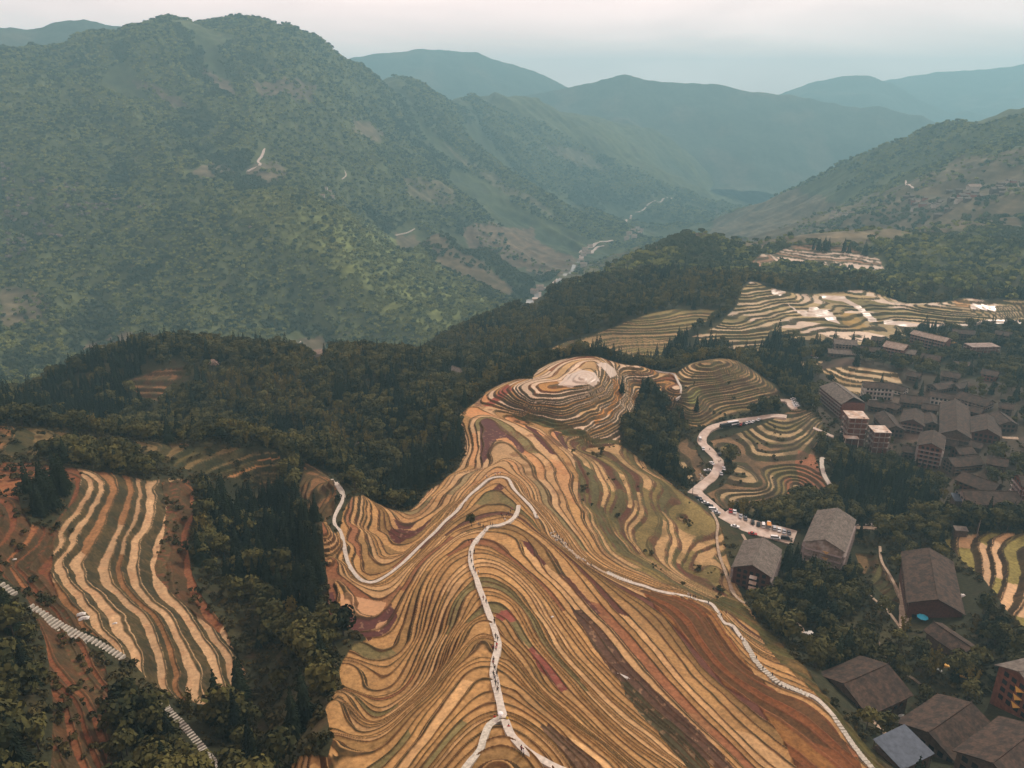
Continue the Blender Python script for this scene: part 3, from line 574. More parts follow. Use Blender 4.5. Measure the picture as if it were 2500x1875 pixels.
def grid_mesh(name, us, vs, m, zfun, cast=True):
    U_, V_ = np.meshgrid(us, vs); r = np.exp(V_.ravel()); x = r*np.sin(U_.ravel()); y = r*np.cos(U_.ravel())
    nz = np.zeros(len(x)); c = np.zeros((len(x),3)); w = np.zeros(len(x))
    for i in range(0, len(x), 200000):
        s = slice(i, i+200000); a = zfun(x[s], y[s]); nz[s] = a[0]; c[s] = a[1]; w[s] = a[2]
    nu, nv = len(us), len(vs)
    me = bpy.data.meshes.new(name); me.vertices.add(nu*nv)
    co = np.empty((nu*nv,3), np.float32); co[:,0] = x; co[:,1] = y; co[:,2] = nz + CZ
    me.vertices.foreach_set('co', co.ravel())
    i = (np.arange(nv-1)[:,None]*nu + np.arange(nu-1)[None]).ravel()
    q = np.stack([i, i+nu, i+nu+1, i+1], 1)[:, ::-1].astype(np.int32)
    me.loops.add(q.size); me.polygons.add(len(q))
    me.loops.foreach_set('vertex_index', q.ravel()); me.polygons.foreach_set('loop_start', (np.arange(len(q))*4).astype(np.int32))
    me.update(calc_edges=True)
    a = me.attributes.new('tint', 'FLOAT_COLOR', 'POINT'); a.data.foreach_set('color', np.concatenate([c, np.ones((len(c),1))],1).astype(np.float32).ravel())
    a = me.attributes.new('wet', 'FLOAT', 'POINT'); a.data.foreach_set('value', w.astype(np.float32))
    me.materials.append(m)
    return link_mesh(name, me)
import time; T0 = time.time()
GM = ground_mat('farmland_soil'); GM2 = ground_mat('far_slopes', .03, .004)
QF = 1.0
R1 = 640.0
def lf(x, y): return land(x, y)[:3]
us = np.concatenate([np.linspace(-1.25, -.80, 40)[:-1], np.linspace(-.80, .80, int(1850*QF)), np.linspace(.80, 1.25, 40)[1:]]); vs = np.concatenate([np.linspace(math.log(12), math.log(30), 40)[:-1], np.linspace(math.log(30), math.log(110), int(430*QF))[:-1], np.linspace(math.log(110), math.log(400), int(640*QF))[:-1], np.linspace(math.log(400), math.log(565), int(400*QF))[:-1], np.linspace(math.log(565), math.log(R1), int(60*QF))])
tag(grid_mesh('ground', us, vs, GM, lf), kind='structure')
us2 = np.concatenate([np.linspace(-1.25, -.80, 40)[:-1], np.linspace(-.80, .80, int(1350*QF)), np.linspace(.80, 1.25, 40)[1:]]); vs2 = np.concatenate([np.linspace(math.log(R1)-.002, math.log(715), int(50*QF))[:-1], np.linspace(math.log(715), math.log(910), int(260*QF))[:-1], np.linspace(math.log(910), math.log(6500), int(830*QF))])
hills = tag(grid_mesh('hills', us2, vs2, GM2, lf), kind='structure')
print('ground', round(time.time()-T0,1))

# ------------------------------------------------------------------ distant ranges
RANGES = [
(4600,'far',[(-200,95),(0,82),(80,67),(180,65),(240,72),(300,52),(360,44),(420,60),(560,58),(590,50),(620,58),(700,110),(800,200)]),
(7400,'far',[(700,200),(800,150),(900,143),(980,128),(1060,118),(1120,122),(1180,128),(1215,145),(1250,155),(1320,182),(1400,230),(1500,300)]),
(6100,'far',[(1150,300),(1250,235),(1330,222),(1400,206),(1440,195),(1470,182),(1500,178),(1530,190),(1565,200),(1610,200),(1650,203),(1700,207),(1760,222),(1840,228),(1900,240),(1960,256),(2000,262),(2040,256),(2080,270),(2140,283),(2200,310),(2260,335),(2400,400),(2600,420)]),
(8600,'far',[(1650,300),(1800,240),(1860,212),(1900,196),(1950,185),(2010,183),(2060,200),(2120,240),(2200,275),(2230,268),(2310,290),(2400,330),(2600,330)]),
(10200,'far',[(1700,300),(1950,214),(2050,195),(2150,175),(2250,168),(2350,155),(2450,148),(2600,150),(2750,160)]),
]
def far_z(x, y, R, crest):
    r = np.hypot(x, y); a = np.arctan2(x, y)
    Xb = 1250 + F0*np.tan(a)*(cp + 0*a)        # bearing column near the horizon
    ys = np.interp(Xb, [p[0] for p in crest], [p[1] for p in crest])
    b = (937.5-ys)/F0; zc = R*np.cos(a)*(-sp+b*cp)/(cp+b*sp)
    d = r - R
    n = ridged(x/1500, y/1500, 4, 91)*.5+.5
    zz = zc - np.abs(d)*(.42+.16*fbm(x/900,y/900,2,95)) - (1-n)*np.clip(np.abs(d)/600,0,1)*170
    zz += fbm(x/130, y/130, 4, 97)*16 + fbm(x/420,y/420,3,99)*26*np.clip(np.abs(d)/150,.35,1)
    return np.maximum(zz, -500)
for R, _, crest in RANGES:
    a0 = math.atan2((crest[0][0]-1250)/F0, cp); a1 = math.atan2((crest[-1][0]-1250)/F0, cp)
    usr = np.linspace(a0, a1, max(60, int((a1-a0)/.0016))); vr = np.log(np.linspace(R-1300, R+900, 90))
    def ff(x, y, R=R, crest=crest):
        z = far_z(x, y, R, crest); n = fbm(x/300, y/300, 4, 93)
        c = np.zeros((len(x),3)); c[:] = (.05,.062,.04); c = lerp(c, (.09,.085,.055), sstep(0,.4,n))
        return z, c, np.zeros(len(x))
    tag(grid_mesh('mountain_range', usr, vr, GM2, ff), kind='structure')

# ------------------------------------------------------------------ camera, sky, light
cam = bpy.data.cameras.new('camera'); co_ = bpy.data.objects.new('camera', cam); COL.objects.link(co_)
co_.location = (0, 0, CZ); co_.rotation_euler = (math.radians(70), 0, 0)
cam.sensor_width = 36; cam.lens = 36*F0/2500; cam.clip_start = 1; cam.clip_end = 60000
scene.camera = co_
SUN_EL, SUN_AZ = math.radians(42), math.radians(44)     # azimuth clockwise from the view direction: light comes from beyond, right
w = bpy.data.worlds.new('World'); scene.world = w; w.use_nodes = True
N, L = w.node_tree.nodes, w.node_tree.links
bg = N['Background']; bg.inputs['Strength'].default_value = .12
sky = N.new('ShaderNodeTexSky'); sky.sky_type = 'NISHITA'; sky.sun_disc = False
sky.sun_elevation = SUN_EL; sky.sun_rotation = SUN_AZ; sky.air_density = 1.4; sky.dust_density = 4.0; sky.ozone_density = 1.0; sky.altitude = 800
tc = N.new('ShaderNodeTexCoord'); mp = N.new('ShaderNodeMapping'); mp.inputs['Scale'].default_value = (1.0, 1.0, 5.0)
nz = N.new('ShaderNodeTexNoise'); nz.inputs['Scale'].default_value = 2.6; nz.inputs['Detail'].default_value = 7; nz.inputs['Roughness'].default_value = .55; nz.inputs['Distortion'].default_value = .4
L.new(tc.outputs['Generated'], mp.inputs['Vector']); L.new(mp.outputs[0], nz.inputs['Vector'])
cr = N.new('ShaderNodeValToRGB'); cr.color_ramp.elements[0].position = .32; cr.color_ramp.elements[0].color = (12.4,9.0,8.4,1)
cr.color_ramp.elements[1].position = .68; cr.color_ramp.elements[1].color = (17.0,12.2,11.2,1)
L.new(nz.outputs['Fac'], cr.inputs['Fac'])
# thin cloud with a bright milky band low over the mountains
sx = N.new('ShaderNodeSeparateXYZ'); L.new(tc.outputs['Generated'], sx.inputs[0]); zr_ = N.new('ShaderNodeMapRange'); zr_.inputs['From Min'].default_value = .10; zr_.inputs['From Max'].default_value = .34
zr_.inputs['To Min'].default_value = 1.75; zr_.inputs['To Max'].default_value = 1.0; L.new(sx.outputs['Z'], zr_.inputs['Value'])
zm = N.new('ShaderNodeVectorMath'); zm.operation = 'SCALE'; L.new(cr.outputs[0], zm.inputs[0]); L.new(zr_.outputs[0], zm.inputs['Scale'])
mx = N.new('ShaderNodeMix'); mx.data_type = 'RGBA'; mx.inputs['Factor'].default_value = .9      # high overcast veil over the blue
L.new(sky.outputs[0], mx.inputs['A']); L.new(zm.outputs[0], mx.inputs['B']); L.new(mx.outputs['Result'], bg.inputs['Color'])
sl = bpy.data.lights.new('sun', 'SUN'); sl.energy = 4.0; sl.angle = math.radians(5); sl.color = (1.0,.93,.80)
so = bpy.data.objects.new('sun', sl); COL.objects.link(so)
sd = Vector((math.sin(SUN_AZ)*math.cos(SUN_EL), math.cos(SUN_AZ)*math.cos(SUN_EL), math.sin(SUN_EL)))
so.rotation_euler = (-sd).to_track_quat('-Z', 'Y').to_euler(); so.location = (0,0,CZ+300)
scene.view_settings.view_transform = 'Standard'; scene.view_settings.look = 'None'
scene.view_settings.exposure = -0.44
# the air
hb = MB(); hb.box(-9500, 9500, -400, 11600, CZ-560, CZ+640)
hm = bpy.data.materials.new('haze_air'); hm.use_nodes = True; nt = hm.node_tree
nt.nodes.remove(nt.nodes['Principled BSDF']); pv = nt.nodes.new('ShaderNodeVolumePrincipled')
pv.inputs['Color'].default_value = (.38,.75,.88,1); pv.inputs['Density'].default_value = .000185; pv.inputs['Anisotropy'].default_value = 0.2
nt.links.new(pv.outputs[0], nt.nodes['Material Output'].inputs['Volume'])
HAZE = tag(hb.build('haze', hm), kind='stuff')

# ------------------------------------------------------------------ roads and paths: draped ribbons of real thickness
M_PATH = mat('pale_path_stone', (.47,.41,.34), .85, .25, 1.2)
M_ROAD = mat('pale_concrete_road', (.50,.40,.33), .85, .2, .35, col2=(.40,.30,.23))
M_TRAIL = mat('worn_trail', (.34,.25,.17), .9, .3, .8)
M_STEP = mat('stone_step', (.42,.38,.31), .85, .3, 2.0)
M_FARRD = mat('far_road', (.50,.42,.36), .9, .1, .1)
M_RIVER = mat('river_water', (.30,.30,.28), .2, .2, .05)
KEEPOUT = []   # (x, y, radius): no trees here
def spline(P, step):
    P = [np.array(p, float) for p in P]; out = []
    for i in range(len(P)-1):
        a = P[max(i-1,0)]; b = P[i]; c = P[i+1]; d = P[min(i+2,len(P)-1)]
        n_ = max(1, int(np.hypot(*(c-b))/step))
        for k in range(n_):
            w_ = crw(k/n_); out.append(a*w_[0]+b*w_[1]+c*w_[2]+d*w_[3])
    out.append(P[-1]); return np.array(out)
def track(px, rmax, step):
    return spline([tuple(p) for p in outline(px, rmax)], step)
def ribbon(name, px, rmax, width, m, lift=.15, skirt=1.6, keep=None, step=1.2, jitter=.12, kind='structure'):
    C = track(px, rmax, step); T = np.gradient(C, axis=0); T /= np.linalg.norm(T, axis=1)[:,None]+1e-9
    Nn = np.stack([-T[:,1], T[:,0]], 1); hw = width/2*(1+jitter*2*fbm(C[:,0]/7, C[:,1]/7, 2, 3))
    A_ = C + Nn*hw[:,None]; B_ = C - Nn*hw[:,None]
    zc = smooth_z(C[:,0], C[:,1]); za = smooth_z(A_[:,0], A_[:,1]); zb = smooth_z(B_[:,0], B_[:,1])
    z = np.maximum(np.maximum(za, zb)*.5 + zc*.5, zc) + lift + CZ
    z = np.convolve(np.pad(z, 3, mode='edge'), np.ones(7)/7, 'valid')
    b = MB(); V = []; Fc = []; k = len(C)
    for i in range(k):
        V += [(A_[i,0],A_[i,1],z[i]-skirt),(A_[i,0],A_[i,1],z[i]),(B_[i,0],B_[i,1],z[i]),(B_[i,0],B_[i,1],z[i]-skirt)]
    for i in range(k-1):
        for q in range(3): Fc.append((4*i+q, 4*i+q+1, 4*i+5+q, 4*i+4+q))
    Fc += [(3,2,1,0), (4*k-4,4*k-3,4*k-2,4*k-1)]
    b.add(V, Fc); o = b.build(name, m)
    for i in range(0, k, max(1, int(3/step))): KEEPOUT.append((C[i,0], C[i,1], width/2 + (keep if keep is not None else 1.5)))
    if m in (M_ROAD, M_PATH):      # no tree stands where it would hide the road from the slope above
        for i in range(0, k, max(1, int(4/step))):
            rr_ = math.hypot(C[i,0], C[i,1]); ux, uy = C[i,0]/rr_, C[i,1]/rr_
            for q in ((5, 10, 15) if m is M_ROAD else (5,)): KEEPOUT.append((C[i,0]-ux*q, C[i,1]-uy*q, width/2+.5))
    tag(o, kind=kind); return C, z
def stairs(px, rmax, width, tread=.95, gap=.42):
    """flights of pale slabs with a dark gap between them"""
    C = track(px, rmax, .3); d = np.concatenate([[0], np.cumsum(np.linalg.norm(np.diff(C, axis=0), axis=1))]); b = MB()
    s = 0
    while s < d[-1]-tread:
        x, y = np.interp(s+tread/2, d, C[:,0]), np.interp(s+tread/2, d, C[:,1]); x2, y2 = np.interp(s+tread, d, C[:,0]), np.interp(s+tread, d, C[:,1])
        a = math.atan2(y2-y, x2-x); ca, sa = math.cos(a), math.sin(a); z = float(smooth_z(x, y)) + CZ + .3; w_ = width*(.94+.12*random.random())
        P = [(x+ca*i*tread/2-sa*j*w_/2, y+sa*i*tread/2+ca*j*w_/2) for i,j in ((-1,-1),(1,-1),(1,1),(-1,1))]
        b.prism(P, z-.9, z); s += tread+gap*(.8+.4*random.random())
        KEEPOUT.append((x, y, width/2+1.6))
    tag(b.build('stone_steps', M_STEP), kind='structure')
PT = {}
PT['spine'] = ribbon('path', [(1270,1232),(1268,1215),(1266,1235),(1262,1252),(1250,1268),(1225,1281),(1195,1287),(1183,1297),(1165,1317),(1153,1335),(1149,1360),(1152,1385),(1163,1412),(1172,1440),(1185,1475),(1200,1515),(1210,1548),(1216,1575),(1210,1605),(1204,1635),(1209,1665),(1218,1705),(1227,1745),(1233,1765)][2:], 330, 1.65, M_PATH)
ribbon('path', [(1233,1762),(1243,1785),(1255,1803),(1285,1830),(1330,1858),(1400,1900)], 200, 1.5, M_PATH)
ribbon('path', [(1222,1758),(1196,1772),(1182,1800),(1172,1830),(1150,1858),(1120,1900)], 200, 1.3, M_STEP)
PT['loop'] = ribbon('path', [(811,1172),(822,1182),(834,1205),(836,1222),(822,1250),(816,1268),(819,1285),(830,1297),(836,1315),(843,1350),(856,1388),(878,1415),(905,1424),(932,1414),(965,1392),(1010,1351),(1055,1308),(1089,1272),(1123,1240),(1157,1202),(1188,1175),(1214,1165),(1240,1170),(1252,1191),(1268,1210),(1280,1222),(1297,1240),(1311,1265)], 470, 1.45, M_PATH)
PT['right'] = ribbon('path', [(1480,1400),(1534,1421),(1571,1432),(1607,1444),(1652,1451),(1697,1462),(1740,1482),(1762,1512),(1790,1535),(1815,1565)], 400, 1.4, M_PATH)
PT['right2'] = ribbon('path', [(1345,1302),(1370,1322),(1392,1345),(1426,1371),(1446,1385),(1482,1401)], 400, 1.0, M_TRAIL, lift=.1)
stairs([(1480,1398),(1510,1412),(1545,1424)], 400, 2.4, .5, .5)
stairs([(1812,1560),(1830,1590),(1850,1622),(1880,1650),(1905,1670),(1950,1688),(1975,1700)], 400, 1.9, .75, .45)
PT['right3'] = ribbon('path', [(1905,1668),(1950,1688),(1985,1702),(2010,1722),(2035,1750)], 400, 1.4, M_PATH)
stairs([(2030,1745),(2062,1790),(2090,1830),(2110,1855),(2135,1885),(2160,1930)], 400, 1.5, 1.0, .28)
stairs([(70,1482),(110,1508),(160,1538),(210,1562),(250,1582),(300,1612)], 400, 3.2, .62, .5)
stairs([(-30,1415),(0,1430),(32,1455)], 400, 3.0, .7, .5)
stairs([(388,1705),(410,1740),(440,1770),(470,1805),(500,1842),(530,1880),(560,1920)], 400, 2.6, .55, .5)
stairs([(822,1182),(834,1200),(838,1218)], 470, 2.3, .8, .6)
road = ribbon('road', [(1690,1207),(1702,1197),(1718,1183),(1740,1165),(1752,1145),(1754,1127),(1743,1113),(1727,1096),(1714,1082),(1716,1066),(1729,1051),(1754,1040),(1790,1031),(1827,1025),(1856,1021),(1890,1012),(1920,1003)], 520, 6.0, M_ROAD, lift=.5, skirt=3, jitter=.1)
ribbon('road', [(1940,1000),(1932,990),(1924,973),(1917,959),(1910,945),(1900,930)], 560, 5.5, M_ROAD, lift=.5, skirt=3)
ribbon('road', [(1698,1200),(1712,1215),(1735,1236),(1760,1256),(1778,1266)], 420, 6.0, M_ROAD, lift=.5, skirt=3)
lot = ribbon('parking_lot', [(1764,1262),(1800,1279),(1850,1294),(1900,1305),(1940,1316)], 420, 15.0, M_ROAD, lift=.7, skirt=5, jitter=.02)
ribbon('road', [(2058,1290),(2090,1290),(2120,1282),(2150,1286)], 400, 3.0, M_TRAIL, lift=.4)
ribbon('path', [(1812,1305),(1822,1325),(1817,1340),(1802,1360),(1796,1385),(1800,1392),(1785,1402),(1781,1425),(1790,1450),(1815,1470),(1845,1472),(1868,1455),(1880,1425),(1895,1380)], 400, 1.3, M_TRAIL, lift=.3)
ribbon('path', [(1738,1252),(1752,1280),(1750,1310),(1755,1350),(1770,1395),(1785,1435),(1797,1458)], 400, 1.3, M_TRAIL, lift=.3)
ribbon('path', [(2028,1042),(2012,1062),(2004,1085),(2007,1110),(2006,1135),(2012,1160),(2028,1187)], 480, 2.6, M_PATH, lift=.3)
ribbon('path', [(1985,1000),(2010,1020),(2035,1040)], 520, 3.5, M_ROAD, lift=.3)
for p_ in ([(2093,1422),(2130,1460),(2165,1490),(2200,1535)], [(2055,1365),(2075,1402)], [(2148,1335),(2152,1370),(2172,1405),(2190,1440),(2200,1462)], [(1885,1465),(1930,1510),(1955,1530)],
           [(2125,1755),(2145,1778),(2165,1797)], [(1958,1535),(1968,1565),(1982,1580),(2000,1598)]):
    ribbon('path', p_, 400, 1.2, M_TRAIL, lift=.3)
ribbon('path', [(2206,1425),(2208,1460),(2207,1500),(2206,1532)], 400, 3.6, M_TRAIL, lift=.3)
ribbon('path', [(2120,1520),(2145,1570),(2180,1625),(2235,1662),(2290,1712),(2320,1740)], 400, 1.2, mat('dim_trail', (.12,.09,.06), .9), lift=.25)
ribbon('path', [(2440,1020),(2462,1028),(2486,1042)], 560, 4, M_TRAIL, lift=.3)
ribbon('path', [(1600,905),(1640,912),(1652,925),(1662,945),(1660,965),(1650,980)], 640, 1.6, M_PATH, lift=.25)
for p_, rm, wd in (([(1306,732),(1318,720),(1332,706),(1350,692),(1362,680)], 2300, 7), ([(1420,640),(1418,620),(1430,606),(1455,594),(1495,586)], 3200, 14), ([(1445,620),(1455,606),(1475,600)], 3200, 10),
    ([(1600,490),(1582,500),(1560,518),(1540,532),(1528,545)], 4500, 9), ([(1640,483),(1605,494)], 4500, 9),
    ([(645,362),(640,380),(630,395),(636,402),(620,410),(604,422)], 2600, 6), ([(575,832),(600,828),(620,834),(640,848),(672,852),(690,846),(694,832)], 2000, 4), ([(770,865),(740,855),(715,845)], 2000, 4),
    ([(2212,440),(2218,452),(2228,462)], 2600, 5), ([(965,575),(990,570),(1012,558)], 2600, 4), ([(840,415),(845,430),(835,438)], 2600, 3)):
    ribbon('road', p_, rm, wd, M_FARRD, lift=1.2, skirt=3, keep=12, step=6)
ribbon('river', [(1295,745),(1310,722),(1330,708),(1352,692),(1380,670),(1400,655),(1412,640)], 2600, 11, M_RIVER, lift=.6, skirt=3, keep=10, step=8)

# ------------------------------------------------------------------ houses
M_TILE = mat('grey_tile', (.150,.122,.098), .85, .35, 1.4, col2=(.10,.078,.060), stripes=.75)
M_TILED = mat('dark_tile', (.070,.043,.028), .9, .4, 1.1, col2=(.036,.024,.017), stripes=.75)
M_TILEL = mat('pale_tile', (.30,.23,.18), .85, .25, 1.2, col2=(.22,.15,.11), stripes=.75)
M_METAL = mat('blue_grey_sheet', (.075,.09,.115), .75, .25, .8, stripes=2.0)
M_WOOD = mat('dark_red_timber', (.085,.030,.020), .75, .3, 1.6)
M_RED = mat('red_timber', (.15,.052,.030), .7, .35, 1.0)
M_BRN = mat('weathered_timber', (.085,.055,.038), .8, .35, 1.2)
M_CONC = mat('bare_concrete', (.27,.205,.17), .85, .3, .7, col2=(.17,.12,.095))
M_WHITE = mat('white_plaster', (.55,.50,.44), .8, .15, .8, col2=(.42,.36,.30))
M_PALE = mat('pale_rail', (.27,.205,.18), .7, .15, 2)
M_CONCL = mat('pale_concrete', (.40,.33,.28), .85, .3, .7, col2=(.24,.17,.13))
M_RAIL = mat('timber_rail', (.16,.11,.08), .8, .2, 2)
M_GLASS = mat('dark_window', (.018,.019,.022), .2, .3, 1)
M_SLAB = mat('pale_slab', (.58,.50,.42), .85, .25, .5, col2=(.40,.27,.19))  # pale slab with browner patches
M_YEL = mat('yellow_awning', (.62,.34,.07), .7, .15, 2)
M_BLUE = mat('turquoise_canopy', (.03,.30,.42), .6, .15, 2)
M_REDC = mat('red_cloth', (.50,.05,.04), .7, .15, 2)
M_TARP = mat('pale_tarp', (.58,.55,.50), .6, .15, 1.5)
M_DARK = mat('charcoal', (.02,.02,.022), .6, .2, 2)
HOUSES = []
def place(A, B, h):
    """a ridge seen between two bearings, h metres above the ground"""
    x0, y0, z0 = hit((A[0]+B[0])/2, (A[1]+B[1])/2, h)
    zr = z0 + h
    a = at_z(*A, zr); b = at_z(*B, zr)
    mx_, my_ = (a[0]+b[0])/2, (a[1]+b[1])/2
    return mx_, my_, float(smooth_z(mx_, my_)), math.atan2(b[1]-a[1], b[0]-a[0]), math.hypot(b[0]-a[0], b[1]-a[1])
WIN = {}
def win_mesh(w_, h_):
    k = (w_, h_)
    if k not in WIN:
        b = MB(); b.box(-w_/2, w_/2, -.05, .05, 0, h_); me = bpy.data.meshes.new('window'); me.from_pydata(b.v, [], b.f); me.materials.append(M_GLASS); WIN[k] = me
    return WIN[k]
def roof_mesh(L, W, H, rh, ov, hip, rng_=random):
    """gabled tile roof with a little sag and real thickness; ends may be hipped"""
    b = MB(); nx = max(4, int(L/2)); ny = 5; t = .28
    top = []; e = ov
    for j in range(-ny, ny+1):
        for i in range(nx+1):
            u = i/nx*2-1; v = j/ny
            hh = 1-abs(v); lx = L/2 + e
            if hip: lx = (L/2+e) - hip*(W/2)*hh
            x = u*lx; y = v*(W/2+e)
            z = H - rh*(1-hh**.92)*(1+e*2/W) + .10*abs(u)**3*1.5 + .05*math.sin(i*1.7+j)*.6
            top.append((x, y, z))
    n_ = len(top); P = top + [(x, y, z-t) for x, y, z in top]; Fc = []; w_ = nx+1
    for j in range(2*ny):
        for i in range(nx):
            a = j*w_+i; Fc.append((a, a+1, a+w_+1, a+w_)); Fc.append((n_+a, n_+a+w_, n_+a+w_+1, n_+a+1))
    for i in range(nx): Fc.append((i, n_+i, n_+i+1, i+1)); q = 2*ny*w_+i; Fc.append((q, q+1, n_+q+1, n_+q))
    for j in range(2*ny):
        a = j*w_; Fc.append((a, a+w_, n_+a+w_, n_+a)); a = j*w_+nx; Fc.append((a, n_+a, n_+a+w_, a+w_))
    b.add(P, Fc)
    rl = L/2 + e - (hip*W/2 if hip else 0)
    b.box(-rl, rl, -.16, .16, H-.05, H+.28)                               # ridge of stacked tiles
    b.bar((-rl,0,H+.2), (-rl-.45,0,H+.55), .25); b.bar((rl,0,H+.2), (rl+.45,0,H+.55), .25)
    return b
def house(A, B, W, H, label, wall=M_WOOD, roof=M_TILED, storeys=3, rh=None, ov=1.0, hip=0, balcony=(), win=True, group=None, ends=True, kindname='timber_house', cat='house', skirt=5, extra=None, Lmin=4):
    x, y, z, yaw, L = place(A, B, H); L = max(L - 2*ov*.6, Lmin)
    if math.cos(yaw) < 0: yaw += PI
    rh = rh or W*.24; r = empty(kindname, (x, y, z+CZ), yaw); tag(r, label, cat, group)
    He = H - rh; st = He/storeys
    b = MB(); b.prism([(-L/2,-W/2),(L/2,-W/2),(L/2,W/2),(-L/2,W/2)], -skirt, He)
    for s_ in (-1, 1):
        if not hip: b.add([(s_*L/2,-W/2,He),(s_*L/2,W/2,He),(s_*L/2,0,H-.3),(s_*(L/2-.2),-W/2,He),(s_*(L/2-.2),W/2,He),(s_*(L/2-.2),0,H-.3)], [(0,1,2),(5,4,3),(0,2,5,3),(1,4,5,2)])
    b.build('wall', wall, r)
    roof_mesh(L, W, H, rh, ov, hip).build('roof', roof, r)
    if win:
        wm = win_mesh(1.6, min(1.9, st*.56)); step = 2.7; cnt = 0
        # faces: long sides and gable ends; the side away from the valley road keeps fewer
        faces = [(0,-W/2-.03,0,L), (0,W/2+.03,0,L), (-L/2-.03,0,PI/2,W), (L/2+.03,0,PI/2,W)]
        for fx, fy, fr, fl_ in faces:
            nxw = int((fl_-1)/step)
            for k in range(storeys):
                for i in range(nxw):
                    if cnt >= 90: break
                    o = bpy.data.objects.new('window', wm); COL.objects.link(o); o.parent = r
                    d = (i-(nxw-1)/2)*step; o.location = (fx+(d if fr == 0 else 0), fy+(d if fr else 0), k*st+st*.3); o.rotation_euler = (0,0,fr); cnt += 1
    for side, dep in balcony:        # side: 'f' long side towards -y local, 'b' the other, 'l'/'r' gable ends
        for k in range(1, storeys):
            bb = MB(); zz = k*st
            if side in 'fb':
                s_ = -1 if side == 'f' else 1
                y0, y1 = sorted((s_*(W/2+.02), s_*(W/2+dep))); bb.box(-L/2, L/2, y0, y1, zz-.12, zz)
                ye = s_*(W/2+dep-.05); bb.box(-L/2, L/2, ye-.04, ye+.04, zz+.85, zz+1.0); bb.box(-L/2, L/2, ye-.03, ye+.03, zz+.15, zz+.25)
                for q in range(int(L/3.2)+1): xq = -L/2+.1+q*(L-.2)/max(1,int(L/3.2)); bb.box(xq-.09, xq+.09, ye-.09, ye+.09, zz-st+.0, zz+1.0)
            else:
                s_ = -1 if side == 'l' else 1
                x0, x1 = sorted((s_*(L/2+.02), s_*(L/2+dep))); bb.box(x0, x1, -W/2, W/2, zz-.12, zz)
                xe = s_*(L/2+dep-.05); bb.box(xe-.04, xe+.04, -W/2, W/2, zz+.85, zz+1.0)
                for q in range(int(W/3)+1): yq = -W/2+.1+q*(W-.2)/max(1,int(W/3)); bb.box(xe-.09, xe+.09, yq-.09, yq+.09, zz-st, zz+1.0)
            bb.build('balcony', M_PALE if wall not in (M_BRN,) else M_RAIL, r)
    if extra: extra(r, L, W, H, He, st)
    KEEPOUT.append((x, y, max(L, W)*.55+1)); 
    for q in np.linspace(-L/2, L/2, 5): KEEPOUT.append((x+math.cos(yaw)*q, y+math.sin(yaw)*q, W/2+2))
    # keep the view of the front open
    dr = math.hypot(x, y); KEEPOUT.append((x-x/dr*W*.7, y-y/dr*W*.7, W*.5)); KEEPOUT.append((x-x/dr*(L*.5+5), y-y/dr*(L*.5+5), W*.45))
    return r
def frame_block(C_, H, Lx, Ly, yaw, label, floors, roofmat=M_SLAB, annex=None, name='unfinished_building'):
    """concrete skeleton under construction, seen from above"""
    x, y, z = hit(C_[0], C_[1], H); r = empty(name, (x, y, z+CZ), yaw); tag(r, label, 'building')
    st = H/floors; b = MB(); b.box(-Lx/2, Lx/2, -Ly/2, Ly/2, H-.35, H); b.build('roof_slab', roofmat, r)
    nxp, nyp = max(2, int(Lx/3.6)+1), max(2, int(Ly/3.6)+1); b = MB()
    for i in range(nxp):
        for j in range(nyp):
            if 0 < i < nxp-1 and 0 < j < nyp-1: continue
            px_, py_ = -Lx/2+.25+i*(Lx-.5)/(nxp-1), -Ly/2+.25+j*(Ly-.5)/(nyp-1); b.box(px_-.2, px_+.2, py_-.2, py_+.2, -5, H-.35)
    b.build('columns', M_CONC, r)
    for k in range(1, floors):
        b = MB(); b.box(-Lx/2+.02, Lx/2-.02, -Ly/2+.02, Ly/2-.02, k*st-.3, k*st); b.build('floor_slab', M_CONC, r)
    b = MB(); b.box(-Lx/2+1.6, Lx/2-.7, -Ly/2+1.5, Ly/2-.5, -5, H-.36); b.build('brick_core', M_RED, r)
    b = MB(); b.box(Lx*.22, Lx*.30, -Ly/2-.06+.8, -Ly/2+1.6, H+.01, H+.35); b.box(-Lx*.3, -Lx*.1, 0, .3, H+.01, H+.2); b.build('rooftop_clutter', M_CONC, r)
    if annex:
        ax, aw, ad, ah = annex; b = MB(); b.box(ax-aw/2, ax+aw/2, -Ly/2-ad, -Ly/2-.02, ah-.3, ah)
        for q in (-1, 1): b.box(ax+q*(aw/2-.2)-.18, ax+q*(aw/2-.2)+.18, -Ly/2-ad+.05, -Ly/2-ad+.4, -5, ah-.3)
        b.build('terrace_slab', M_SLAB, r)
    KEEPOUT.append((x, y, max(Lx, Ly)*.75)); dr = math.hypot(x, y); KEEPOUT.append((x-x/dr*Ly, y-y/dr*Ly, Ly*.6)); return r
